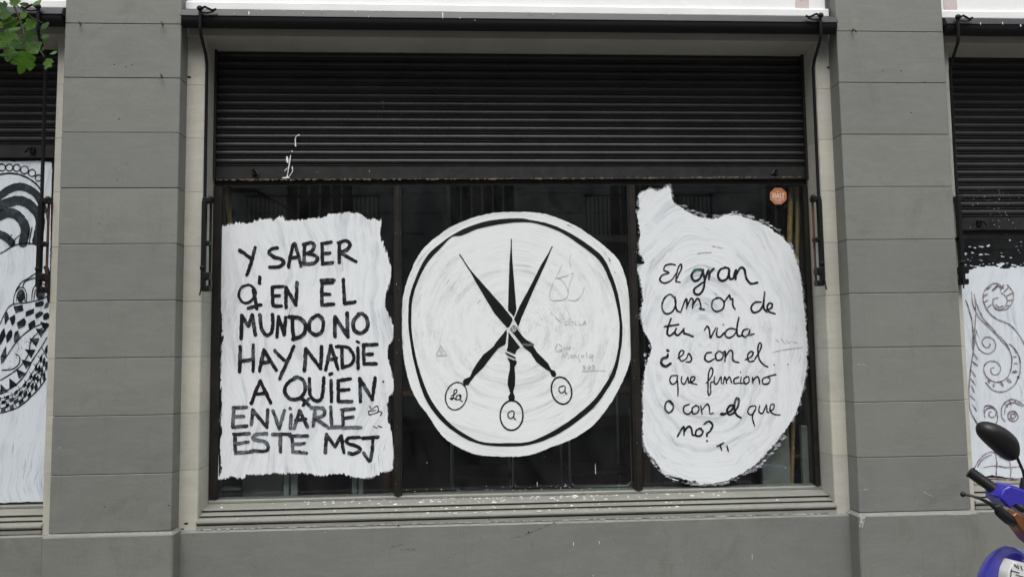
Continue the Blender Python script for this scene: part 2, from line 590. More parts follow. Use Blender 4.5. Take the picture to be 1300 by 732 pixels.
def ink_word(name, strokes, org, sc, width, parent, mat, depth, label=None, polys=(), rag=0.35, dry=0.0, step=0.45, smooth=True, taper=0.15, seed=1):
    """strokes in zoomed-photo coordinates; written on the plane y=depth"""
    S = []
    for s in strokes:
        w = width
        if isinstance(s, tuple) and len(s) == 2 and isinstance(s[1], (int, float)) and isinstance(s[0], list):
            s, w = s
        p = [(org[0]+a/sc, org[1]+b/sc) for a, b in s]
        if len(p) == 1:
            p = [p[0], (p[0][0]+.3, p[0][1]+.3)]
        if smooth and len(p) > 2:
            p = catmull(p, 5)
        S.append((p, w))
    PL = [[(org[0]+a/sc, org[1]+b/sc) for a, b in q] for q in polys]
    allp = [q for p, w in S for q in p]+[q for p in PL for q in p]
    mw = max([w for p, w in S] or [1])+2
    bb = (min(q[0] for q in allp)-mw, min(q[1] for q in allp)-mw, max(q[0] for q in allp)+mw, max(q[1] for q in allp)+mw)
    def F(X, Y):
        v = np.full(X.shape, -1e9)
        for p, w in S:
            v = np.maximum(v, stroke_sd(X, Y, p, w/2, taper))
        for q in PL:
            v = np.maximum(v, poly_sd(X, Y, q))
        v = v+rag*fbm(X, Y, 3.5, seed, 3)*2
        if dry > 0:
            v = np.minimum(v, (fbm(X, Y, 2.2, seed+5, 3)+0.5)-dry)
        return v
    me = field_mesh(F, bb, step, depth)
    if me is None:
        return None
    return link(name, me, mat, parent, label)

# ------------------------------------------------------------------ numbers of the facade (metres)
PIL = [(-5.994, -5.422), (-2.002, -1.431), (1.982, 2.570), (5.974, 6.560)]
BAYS = [(-5.331, -2.088), (-1.339, 1.904), (2.660, 5.896)]
JZ = [3.226-.28*k for k in range(9)]
YF, YS = 0.0, 0.10        # pilaster face, surround face
YW, YG = 0.25, 0.265      # window frame front, glass front

# ------------------------------------------------------------------ setting: ground, road
def struct(name, mb, mat):
    o = mb.build(name, mat)
    o['kind'] = 'structure'
    return o
M['ground'] = simple('distant ground', (0.09, 0.09, 0.085), 0.9)
M['asphalt'] = simple('asphalt', (0.05, 0.05, 0.052), 0.85, var=0.2, scale=3, bmp=0.4, bscale=200)
M['paving'] = simple('pavement tiles', (0.12, 0.115, 0.105), 0.8, var=0.15, scale=5, bmp=0.3, bscale=90)
M['kerb'] = simple('kerb stone', (0.26, 0.26, 0.25), 0.8)
struct('ground', MB().box(-150, 150, -150, 150, -0.5, -0.15), M['ground'])
struct('road', MB().box(-80, 80, -11.6, -4.75, -0.3, -0.12), M['asphalt'])
struct('pavement', MB().box(-80, 80, -4.6, 0.35, -0.3, 0.0), M['paving'])
struct('kerb', MB().box(-80, 80, -4.75, -4.602, -0.3, 0.004), M['kerb'])
struct('opposite_pavement', MB().box(-80, 80, -14.0, -11.6, -0.3, 0.002), M['paving'])

# ------------------------------------------------------------------ the shop building
bld = thing('building', 'grey painted corner-free shop building with pilasters between wide painted display windows', 'building', (0.275, 0.3, 0))
bld['label'] = 'grey shop building with block jointed pilasters between wide painted display windows'

def jitter(a):
    return random.uniform(-a, a)

def pilaster(x0, x1, idx):
    core = MB().box(x0+.006, x1-.006, YF+.006, 0.5, 0.0, 6.5).build('pilaster', M['joint'], bld)
    zs = [0.712]+[z for z in JZ[::-1]]+[3.506, 3.786, 4.066, 4.9, 5.7, 6.5]
    for a, b in zip(zs[:-1], zs[1:]):
        g = .0011
        dy = random.uniform(-.0008, .0008)
        bm = MB().box(x0, x1, YF+dy, 0.32, a+g, b-g, b=.0022)
        me = mesh_from(bm.v, bm.f, 'block')
        link('block', me, M['wall'], core)
    # base, slightly proud, with bevelled top edge
    e = 0.026
    b = MB().plan([(x0-e+.006, .32), (x0-e+.006, -.022), (x0-e+.014, -.030), (x1+e-.014, -.030), (x1+e-.006, -.022), (x1+e-.006, .32)], 0, .697)
    b.v += [(x0-e+.006, -.022, .697), (x1+e-.006, -.022, .697), (x1+e-.006, .32, .697), (x0-e+.006, .32, .697),
            (x0-.0, -.002, .7105), (x1+.0, -.002, .7105), (x1, .32, .7105), (x0, .32, .7105)]
    n = len(b.v)-8
    b.f += [[n+i for i in q] for q in ((4, 5, 6, 7), (0, 1, 5, 4), (1, 2, 6, 5), (2, 3, 7, 6), (3, 0, 4, 7))]
    b.build('base', M['wall'], core)
    return core
for i, (a, b) in enumerate(PIL):
    pilaster(a, b, i)

def surround(bay, i):
    xo0 = PIL[i][1]; xo1 = PIL[i+1][0]
    x0, x1 = bay
    core = MB().box(xo0-.003, x0-.004, YS+.005, .5, .6, 3.30).build('window_surround', M['jointlight'], bld)
    MB().box(x1+.004, xo1+.003, YS+.005, .5, .6, 3.30).build('backing', M['jointlight'], core)
    zs = [.690]+[z for z in JZ[::-1] if z > .75 and z < 3.2]+[3.2035]
    for side in (0, 1):
        for a, b in zip(zs[:-1], zs[1:]):
            g = .0009
            if side == 0:
                xa, xb = xo0-.002, x0
                pts = [(xa, YS), (xb-.010, YS), (xb-.003, YS+.003), (xb, YS+.010), (xb, .32), (xa, .32)]
            else:
                xa, xb = x1, xo1+.002
                pts = [(xa, .32), (xa, YS+.010), (xa+.003, YS+.003), (xa+.010, YS), (xb, YS), (xb, .32)]
            q = MB().plan(pts, a+g, b-g)
            link('block', mesh_from(q.v, q.f, 'surround_block'), M['beige'], core)
    # lintel beam, a little proud of the jamb stones
    MB().prof([(.088, 3.2040), (.088, 3.330), (.5, 3.330), (.5, 3.1865), (.262, 3.1865)], xo0, xo1).build('lintel', M['beige'], core)
    # stepped sill
    s = MB()
    s.prof([(.262, .7905), (.262, .70), (.170, .70), (.170, .7712), (.158, .7716), (.157, .7745), (.160, .7775)], x0+.001, x1-.001)
    s.prof([(.1695, .7645), (.1695, .70), (.138, .70), (.138, .7505), (.126, .7510), (.1245, .7540), (.128, .7570)], x0+.001, x1-.001)
    s.prof([(.1375, .7450), (.1375, .7165), (.100, .7165), (.091, .7200), (.088, .7270), (.091, .7350), (.104, .7420)], x0-.004, x1+.004)
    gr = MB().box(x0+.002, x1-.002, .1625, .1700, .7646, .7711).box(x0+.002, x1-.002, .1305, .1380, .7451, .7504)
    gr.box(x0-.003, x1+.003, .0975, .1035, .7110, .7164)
    sl = s.build('sill', M['sillp'], core, kind='stuff')
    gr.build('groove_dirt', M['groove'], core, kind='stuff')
    # strip under the sill and the low wall
    MB().prof([(.104, .7105), (.092, .7105), (.091, .6945), (.2, .6945), (.2, .7105)], x0-.003, x1+.003).build('sill_strip', M['sillp'], core)
    MB().prof([(.070, .0), (.070, .6840), (.076, .6905), (.300, .6945), (.3, 0)], xo0, xo1).build('low_wall', M['wall'], core)
    # flaked ledge paint: the pale line along the top of the low wall
    return core
for i, b in enumerate(BAYS):
    surround(b, i)

# wall and white boards above
up = MB().box(PIL[0][1]-.3, PIL[3][0]+.3, .095, .5, 3.333, 6.5)
up.build('upper_wall', M['wall'], bld)
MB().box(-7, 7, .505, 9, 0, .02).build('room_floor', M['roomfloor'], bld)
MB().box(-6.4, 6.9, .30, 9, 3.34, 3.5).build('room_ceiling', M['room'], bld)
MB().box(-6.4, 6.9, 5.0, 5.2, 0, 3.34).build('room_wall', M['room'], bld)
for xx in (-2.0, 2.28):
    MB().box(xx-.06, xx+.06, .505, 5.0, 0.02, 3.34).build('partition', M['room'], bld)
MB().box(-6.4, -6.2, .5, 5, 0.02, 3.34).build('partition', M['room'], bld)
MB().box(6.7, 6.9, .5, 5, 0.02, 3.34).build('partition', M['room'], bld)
MB().box(-7, 7, -.0, 9.2, 6.5, 6.75).build('roof', M['wall'], bld)

def fascia(i, label):
    xa, xb = PIL[i][1]+.001, PIL[i+1][0]-.001
    t = thing('fascia_board', label, 'fascia board', ((xa+xb)/2, .09, 3.31), 'white boards above the awnings')
    MB().prof([(.055, 3.325), (.052, 3.332), (.052, 3.366), (.0575, 3.3725), (.0935, 3.3725), (.0935, 3.325)], xa, xb-.012 if i == 1 else xb).build('ledge', M['white'], t)
    MB().box(xa, xb-.02 if i == 1 else xb, .072, .0937, 3.374, 3.95, b=.002).build('board', M['white'], t)
    for px0, px1 in (((1010, 1027),) if i == 1 else ((1198, 1215),) if i == 2 else ()):
        yq = .068
        a = at(px0, 3, yq); b = at(px1, 3, yq)
        MB().box(a[0], b[0], yq, .0715, 3.376, 3.62, b=.001).build('inset_panel', M['pinkish'], t)
    return t
fascia(0, 'white fascia board above the leftmost awning, behind green leaves')
fascia(1, 'long white fascia board above the middle awning')
fascia(2, 'white fascia board above the rightmost awning')

# ------------------------------------------------------------------ awnings (rolled up) with their folding arms
def awning(i, label):
    xa, xb = PIL[i][1]+.004, PIL[i+1][0]-.004
    x0, x1 = BAYS[i]
    t = thing('rolled_awning', label, 'awning', ((xa+xb)/2, 0, 3.2), 'rolled awnings over the windows')
    MB().prof([(.050, 3.315), (.012, 3.312), (-.018, 3.296), (-.030, 3.268), (-.032, 3.2605), (.05, 3.2605)], xa, xb).build('case', M['case'], t, smooth=True)
    MB().prof([(-.028, 3.2585), (-.027, 3.240), (-.020, 3.220), (-.004, 3.2075), (.020, 3.214), (.05, 3.232), (.084, 3.252), (.084, 3.2585)], xa+.004, xb-.004).build('rolled_fabric', M['black'], t, smooth=True)
    for sx, x in ((1, x0+(.020 if i != 2 else -.026)), (-1, x1-.032)):
        a = MB()
        z0 = 3.285
        a.tube([(x-.006*sx, -.040, z0), (x-.006*sx, -.038, 3.20), (x-.004*sx, -.028, 3.16), (x+.0*sx, .035, 3.085), (x+.0*sx, .058, 3.04), (x, .062, 2.40), (x, .062, 1.90)], .0085, 8)
        ar = a.build('arm', M['black'], t, smooth=True)
        # hook at the case
        h = MB()
        h.ball((x-.006*sx, -.045, z0+.006), .016, (1, .8, .9))
        h.tube([(x-.006*sx, -.045, z0), (x+.02*sx, -.05, z0+.012), (x+.055*sx, -.045, z0-.004), (x+.075*sx, -.043, z0+.004)], .006, 6)
        h.tube([(x-.006*sx, -.045, z0-.012), (x+.03*sx, -.047, z0-.018), (x+.065*sx, -.045, z0-.010)], .004, 6)
        h.build('hook', M['black'], ar)
        # sliding pivot on the jamb: guide bar, second rod, clamps
        g = MB()
        xr = x+.024*(1 if i == 0 else sx)
        g.tube([(xr, .085, 2.345), (xr, .085, 1.885)], .0065, 8)
        g.build('guide_bar', M['rust'] if sx < 0 else M['black'], ar, smooth=True)
        k = MB()
        k.box(min(x, xr)-.010, max(x, xr)+.010, .050, .098, 2.322, 2.348, b=.004)
        k.box(min(x, xr)-.010, max(x, xr)+.006, .048, .092, 2.105, 2.128, b=.004)
        k.box(min(x, xr)-.009, max(x, xr)+.009, .044, .096, 1.930, 1.968, b=.005)
        k.box(min(x, xr)-.008, max(x, xr)+.008, .048, .096, 1.872, 1.902, b=.005)
        k.ball((x-.002, .052, 1.99), .014)
        k.ball((xr, .075, 2.345), .015)
        k.box(x-.010, x+.010, .045, .075, 1.90, 2.33, b=.002)
        k.tube([(x-.004*sx, .045, 1.905), (x-.006*sx, .040, 1.872), (x-.010*sx, .040, 1.85)], .004, 6)
        k.build('clamp', M['black'], ar)
    return t
awning(0, 'rolled black awning over the leftmost window, partly behind green leaves')
awning(1, 'rolled awning in a grey case over the middle window with the scissors')
awning(2, 'rolled awning over the rightmost window with the scroll drawing')

# ------------------------------------------------------------------ roller shutters
PITCH = .0451
SLAT = [(0, .0), (-.0035, .0015), (-.0050, .0050), (-.0030, .0078), (.0010, .0090), (.0010, .0120), (-.0045, .0150), (-.0085, .0205),
        (-.0098, .0265), (-.0085, .0330), (-.0045, .0390), (0.0010, .0430), (.0010, .0448), (.004, .0448), (.004, 0)]
slat_meshes = {}
def shutter(i, zbot, label):
    x0, x1 = BAYS[i]
    t = thing('roller_shutter', label, 'roller shutter', ((x0+x1)/2, .27, zbot), 'roller shutters half lowered behind the awnings')
    y = .262
    if i not in slat_meshes:
        q = MB().prof([(a, b) for a, b in SLAT], x0+.012-(x0+x1)/2, x1-.012-(x0+x1)/2)
        me = mesh_from(q.v, q.f, 'slat'); me.materials.append(M['slat'])
        me.polygons.foreach_set('use_smooth', [True]*len(me.polygons))
        me.set_sharp_from_angle(angle=R_(50))
        slat_meshes[i] = me
    zb = zbot+.074
    n = int(math.ceil((3.20-zb)/PITCH))
    for k in range(n):
        o = bpy.data.objects.new('slat', slat_meshes[i])
        C.objects.link(o); o.parent = t
        o.rotation_euler = (R_(random.uniform(-2.0, 2.0)), R_(random.uniform(-.02, .02)), 0)
        o.location = (0, y-.27+random.uniform(-.0008, .0008), zb+k*PITCH-zbot)
    MB().prof([(y-.006, zbot+.004), (y-.006, zbot+.071), (y+.004, zbot+.0735), (y+.01, zbot+.0735), (y+.01, zbot), (y-.016, zbot), (y-.016, zbot+.004)], x0+.008, x1-.008).build('bottom_bar', M['bar'], t)
    for xx in (x0+.215, x1-.185):
        h = MB()
        s = 1 if xx < (x0+x1)/2 else -1
        h.box(xx-.012, xx+.012, y-.022, y-.006, zbot+.022, zbot+.056, b=.003)
        h.tube([(xx, y-.02, zbot+.05), (xx+.012*s, y-.034, zbot+.045), (xx+.028*s, y-.036, zbot+.022)], .006, 6)
        h.build('catch', M['black'], t)
    # side channels
    for a, b in ((x0+.0005, x0+.013), (x1-.013, x1-.0005)):
        MB().box(a, b, y-.024, y+.02, zbot-.0 if i != 1 else zbot, 3.20, b=.001).build('guide_channel', M['slat'], t)
    return t
shutter(0, 2.600, 'black roller shutter above the painted creature in the leftmost window')
shut1 = shutter(1, 2.483, 'wide black roller shutter over the middle window, streaked by a thin white paint dribble')
shutter(2, 2.193, 'black roller shutter lowered furthest, above the scroll drawing at right')

# ------------------------------------------------------------------ windows
def window(i, label, ztop, mull, sides):
    x0, x1 = BAYS[i]
    t = thing('shop_window', label, 'shop window', ((x0+x1)/2, .27, .79), 'shop windows between the grey pilasters')
    zb = .7915
    # transom
    MB().box(x0+.002, x1-.002, YW+.018, .315, ztop, ztop+.055, b=.002).build('top_rail', M['dark_frame'], t)
    # bottom rail painted like the sill, with glazing bead
    MB().prof([(YW, zb), (YW, zb+.010), (YW+.004, zb+.014), (.315, zb+.020), (.315, zb)], x0+.002, x1-.002).build('bottom_rail', M['sillp'], t)
    zr = zb+.014
    a, b = sides
    for k, (xa, xb) in enumerate(((x0+.002, a), (b, x1-.002))):
        s = MB().box(xa, xb, YW+.003, .315, zb+.0145, ztop-.0015, b=.003)
        s.build('stile', M['dark_frame'], t)
        bd = MB()
        if k == 0: bd.box(xb-.020, xb+.004, YW+.008, YW+.0145, zb+.016, ztop-.003, b=.001)
        else: bd.box(xa-.004, xa+.014, YW-.0045, YW+.0145, zb+.016, ztop-.003, b=.001)
        bd.build('bead', M['dark_frame'], t)
    edges = [a]
    for (xa, xb) in mull:
        q = MB().box(xa, xb, YW+.001, .315, zb+.0145, ztop-.0015, b=.003)
        q.box(xa+.010, xb-.010, YW-.006, YW+.004, zb+.015, ztop-.002, b=.0015)
        q.build('mullion', M['dark_frame'], t)
        edges += [xa, xb]
    edges.append(b)
    panes = []
    for k in range(0, len(edges), 2):
        p = MB().box(edges[k]-.004, edges[k+1]+.004, YG, YG+.005, zb+.012, ztop+.004).build('glass_pane', M['glass'], t)
        panes.append(p)
    return t, panes

win0, pn0 = window(0, 'leftmost shop window, painted with a striped and scaly black and white creature', 2.560, [(-4.38, -4.335), (-3.11, -3.066)], (-5.287, -2.118))
win1, pn1 = window(1, 'middle shop window of three panes, painted with two messages and a three bladed scissors', 2.450, [(-.3852, -.3440), (.8850, .9300)], (-1.2965, 1.8760))
win2, pn2 = window(2, 'rightmost shop window, whitewashed and painted with curling scrolls', 2.15, [(3.61, 3.655), (4.88, 4.925)], (2.705, 5.866))

YP = .2630      # paint ground
YI = .2612      # ink on it
YJ = .2600      # white lines over ink

def white_field(pts, rag=1.2, seed=3, edgew=4.0, bristle=1.0, horiz=0.0, extra=None, sm=3):
    P = catmull(pts, sm, True) if sm else pts
    def F(X, Y):
        d = poly_sd(X, Y, P)
        n1 = fbm(X, Y, 9, seed, 4)
        # bristle streaks: noise stretched along one direction near the edge
        st = fbm(X*(1-horiz)+X*.12*horiz, Y*(.12*(1-horiz))+Y*horiz, 1.6, seed+9, 3)
        v = d+rag*n1*2+bristle*st*2*np.clip(1.6-np.abs(d)/edgew, 0, 1)
        if extra is not None:
            v = np.maximum(v, extra(X, Y))
        return v
    xs = [p[0] for p in P]; ys = [p[1] for p in P]
    return F, (min(xs)-8, min(ys)-8, max(xs)+8, max(ys)+8)

def wash_mat():
    m = bpy.data.materials.new('thin see-through wash')
    m.use_nodes = True
    nt = m.node_tree
    bs = nt.nodes['Principled BSDF']; bs.inputs['Base Color'].default_value = (.66, .68, .72, 1); bs.inputs['Roughness'].default_value = .5
    tr = N(nt, 'ShaderNodeBsdfTransparent'); mx = N(nt, 'ShaderNodeMixShader')
    f = ramp(nt, noise(nt, world_pos(nt), 120, 4, .7, .6), [(.35, .10), (.65, .55)])
    nt.links.new(f, mx.inputs[0]); nt.links.new(tr.outputs[0], mx.inputs[1]); nt.links.new(bs.outputs[0], mx.inputs[2])
    nt.links.new(mx.outputs[0], nt.nodes['Material Output'].inputs[0])
    return m
M['wash'] = wash_mat()
def wash(F, bb, grow, seed, parent, sx=.35, sy=1.2, noi=7.0):
    def G(X, Y):
        return F(X, Y)+grow+noi*fbm(X*sx, Y*sy, 3.0, seed, 3)
    me = field_mesh(G, bb, .5, .2641)
    link('thin_wash', me, M['wash'], parent)

# --- left message
LP = [(277.5,292),(289.5,285.3),(309,282.6),(310.4,285),(321.5,282),(341,277.2),(344.8,281),(352,277),(358.3,274.3),(363.2,279.2),(387.8,278.4),(407.5,276),(412,275),(417.3,271.8),(437,270.3),(456.7,272.3),(466.5,277.7),(484.2,279.7),(482.5,296.9),(488.6,316.5),(497.2,338.7),(494.8,353.4),(489.8,370.6),(488.6,387.8),(497.2,405),(499.7,419.8),(497,432),(493.5,440),(492.3,452),(497.2,474),(499.7,489),(496,501),(491,513.6),(493.5,535.7),(499,567.7),(499,593.5),(486,598.4),(471.4,605.8),(451.7,605.8),(437,600.8),(407.5,603.3),(383,599.6),(353.4,600.8),(333.7,602),(312.8,602.6),(309,606.5),(292,604),(277.2,608.2),(281,599.6),(279.5,567.7),(282,528),(281,470),(281,454.6),(282,430),(283.4,419.8),(281,397.6),(278.4,358.3),(276.7,321.5)]
def left_extra(X, Y):
    v = 0.9-np.abs(X-275.8-(Y-320)*.004)
    v = np.where((Y > 322) & (Y < 608), v, -5)
    return v+1.8*fbm(X*3, Y*.4, 4, 77, 3)-.35
F, bb = white_field(LP, 1.7, 3, 5.0, 2.6, 0.0, left_extra, sm=2)
msg_left = link('painted_message', field_mesh(F, bb, .5, YP), M['wp_left'], win1, 'white painted block with seven lines of black capitals in the left pane')

wash(F, bb, .6, 301, msg_left, 1.2, .4, 5.0)
A = ((260, 260), 4.068)
B = ((260, 430), 4.068)
W1 = [
 ('Y', A, [[(180,235),(238,275)], [(260,220),(242,290),(218,360)]], 'ink'),
 ('SABER', A, [[(374,222),(345,228),(332,248),(360,270),(395,280),(408,298),(385,318),(335,322)],
   [(432,320),(445,250),(462,200),(480,250),(497,315)], [(440,272),(485,270)],
   [(515,205),(512,305)], [(510,205),(550,195),(565,215),(548,242),(520,250)],[(520,250),(565,258),(582,280),(560,302),(515,305)],
   [(605,200),(652,192)],[(605,200),(608,305)],[(608,303),(658,298)],[(608,252),(645,248)],
   [(695,195),(694,298)],[(690,195),(730,185),(750,205),(735,230),(700,245)],[(700,245),(735,268),(780,292)]], 'ink'),
 ("Q'", A, [([(225,412),(190,425),(175,460),(190,498),(220,505),(250,485),(262,445),(240,418),(222,412)],3.6),[(250,440),(262,500),(268,535)],[(225,532),(290,515)],[(283,372),(283,405)]], 'ink'),
 ('EN', A, [[(350,425),(405,420)],[(348,425),(352,520)],[(352,520),(395,522)],[(352,470),(385,468)],
   [(420,530),(418,425)],[(418,425),(470,515)],[(470,515),(477,400)]], 'ink'),
 ('EL', A, [[(600,390),(668,388)],[(602,402),(660,400)],[(605,400),(605,515)],[(603,517),(665,512)],[(605,462),(645,460)],
   [(715,385),(722,508)],[(722,508),(775,500)]], 'ink'),
 ('MUNDO', A, [([(188,688),(190,570)],5),([(190,570),(225,625)],5),([(225,625),(245,568)],5),([(245,568),(262,672)],5),
   ([(285,568),(292,635),(318,672),(345,655),(352,605),(350,565)],5),
   [(372,680),(380,575)],[(380,575),(410,668)],[(410,668),(418,580)],
   ([(450,575),(458,690)],5),([(435,578),(490,585),(522,625),(505,672),(455,692)],5.4),
   ([(578,570),(545,595),(540,645),(572,670),(605,650),(612,600),(590,572),(575,570)],5)], 'ink'),
 ('NO', A, [([(672,680),(672,575)],5),([(672,575),(738,680)],5),([(738,680),(735,558)],5),
   ([(800,562),(768,600),(772,645),(805,662),(838,635),(838,590),(815,562),(795,562)],5)], 'ink'),
 ('HAY', B, [([(183,40),(180,168)],5),([(250,30),(250,168)],4.4),[(183,115),(250,105)],
   [(282,165),(305,55)],[(305,55),(368,160)],[(290,122),(345,118)],
   [(360,60),(408,108)],[(460,38),(420,130),(385,205)]], 'ink'),
 ('NADiE', B, [([(515,162),(522,50)],5),([(522,50),(598,152)],5),([(598,152),(603,40)],5),
   [(625,158),(650,35)],([(650,35),(688,155)],4.8),[(635,108),(680,100)],
   [(708,45),(710,150)],([(680,38),(740,45),(770,90),(755,130),(712,148)],4.6),
   [(790,45),(792,150)],([(783,12),(795,18)],3),
   [(820,30),(888,28)],[(820,30),(822,128)],[(822,128),(885,128)],[(825,80),(865,78)]], 'ink'),
 ('A', B, [[(240,332),(285,215)],[(285,215),(340,328)],[(262,285),(320,280)]], 'inkbrown'),
 ('QUiEN', B, [[(470,200),(430,225),(412,270),(440,308),(490,305),(518,265),(510,215),(480,198),(460,202)],([(500,305),(540,342)],4.6),([(535,308),(508,342)],4.2),
   [(540,205),(545,290),(575,318),(605,300),(615,200)],
   [(652,215),(654,322)],([(645,183),(655,178)],4.5),
   [(690,215),(752,205)],[(688,215),(690,322)],[(690,322),(758,322)],[(690,265),(745,260)],
   [(803,322),(800,205)],([(800,205),(865,312)],4.8),[(865,312),(880,200)]], 'ink'),
 ('ENViARLE', B, [[(150,355),(215,352)],[(148,355),(145,452)],[(145,455),(218,448)],[(148,402),(200,398)],
   [(240,440),(248,365)],[(248,365),(320,455)],[(320,455),(325,365)],
   [(352,370),(385,462)],[(385,462),(412,368)],
   [(445,390),(442,460)],([(440,358)],4),
   [(462,460),(490,370)],[(490,370),(530,455)],[(470,420),(520,412)],
   [(570,360),(560,450)],[(550,355),(610,358),(615,392),(570,408)],[(570,408),(640,458)],
   [(650,350),(655,455)],[(655,455),(715,452)],
   [(705,365),(770,360)],[(710,365),(715,455)],[(715,457),(805,455)],[(712,410),(765,402)]], 'inkgrey'),
 ('ESTE', B, [[(150,492),(230,488)],[(155,492),(158,588)],([(158,588),(245,580)],4.8),[(158,542),(225,530)],
   [(320,488),(265,492),(250,515),(310,530),(328,560),(310,578),(250,575)],
   [(350,492),(440,490)],([(390,492),(390,580)],5),
   [(440,500),(530,500)],[(450,500),(455,580)],([(455,580),(525,588)],4.6),[(455,545),(515,538)]], 'inkgrey'),
 ('MSJ', B, [[(622,585),(628,492)],[(628,492),(672,555)],[(672,555),(705,500)],[(705,500),(718,585)],
   [(798,508),(745,510),(735,535),(790,555),(800,575),(770,592),(745,588)],
   [(815,512),(895,505)],([(868,510),(865,570),(858,610),(848,628),(820,588)],4.4)], 'ink'),
]
for k, (w, z, st, mt) in enumerate(W1):
    ink_word('word', st, z[0], z[1], 4.7, msg_left, M[mt], YI, 'word '+w+' in brushed capitals', rag=.75, dry=.12 if mt != 'inkgrey' else .2, seed=20+k, taper=.05, step=.4)
ink_word('doodle', [[(850,345),(862,360),(890,345),(895,375),(870,385),(850,390),(848,372),(885,368)],[(895,370),(915,380),(905,395)],[(870,450),(890,460)],[(895,448),(915,455)]], B[0], B[1], 1.3, msg_left, M['ink'], YI, 'small scribbled hand', rag=.3)
ink_word('paint_speck', [([(921,220)], 3.0)], B[0], B[1], 2, msg_left, M['ink'], YI)

# --- right message
RP = [(810.4,247.8),(826,239.6),(834.2,242.3),(847.8,236),(850.6,239.6),(855.5,256.8),(865.6,264.2),(882,273.7),(903.9,277.8),(931.2,272.4),(947.6,276.5),(964,282),(985.9,295.6),(1002.3,310.6),(1010.5,328.4),(1016,350.3),(1018.7,372.2),(1022.8,405),(1024.2,426.8),(1025,440),(1024.2,466.5),(1018.7,496.5),(1011.9,521.1),(1002.3,537.6),(985.9,559.4),(964,584),(942.2,600.4),(920.3,610),(895.7,614),(873.8,608.6),(854.7,603.2),(841,600.4),(835.5,589.5),(827.3,579.9),(819.1,567.6),(815.9,545.7),(816.4,510.2),(817.8,474.7),(823.2,455.5),(827.3,444.6),(826,433.7),(819.1,422.7),(816.4,415.9),(813.7,396.7),(816.4,377.6),(812.3,353),(808.9,339.3),(817.8,333.9),(812.3,320.2),(811,306.5),(813.7,298.3),(811,284.7),(808.5,271),(812.3,264.2)]
def brush_bits(curves, w, seed, thr=.0):
    def G(X, Y):
        v = np.full(X.shape, -9.0)
        for c in curves:
            cc = catmull(c, 4)
            v = np.maximum(v, stroke_sd(X, Y, cc, w))
        return v+5.0*fbm(X*.30, Y*2.0, 3, seed, 3)-w*1.05-thr
    return G
ex = brush_bits([[(868,262),(890,271),(915,274),(935,270)],[(930,270),(965,279),(990,294)],[(828,585),(845,603),(880,614),(925,612)],[(935,606),(965,590),(995,556)],[(818,450),(821,470),(816,500)]], 2.6, 41)
F, bb = white_field(RP, 0.9, 8, 4.0, 1.6, 0.6, ex, sm=3)
msg_right = link('painted_message', field_mesh(F, bb, .6, YP), M['wp_right'], win1, 'swirled white paint shape with black joined up handwriting in the right pane')
wash(F, (bb[0], bb[1], bb[2]+3, bb[3]+3), 1.4, 302, msg_right, .4, 1.0, 7.5)
Cc = ((800, 230), 3.658)
Dd = ((800, 420), 3.658)
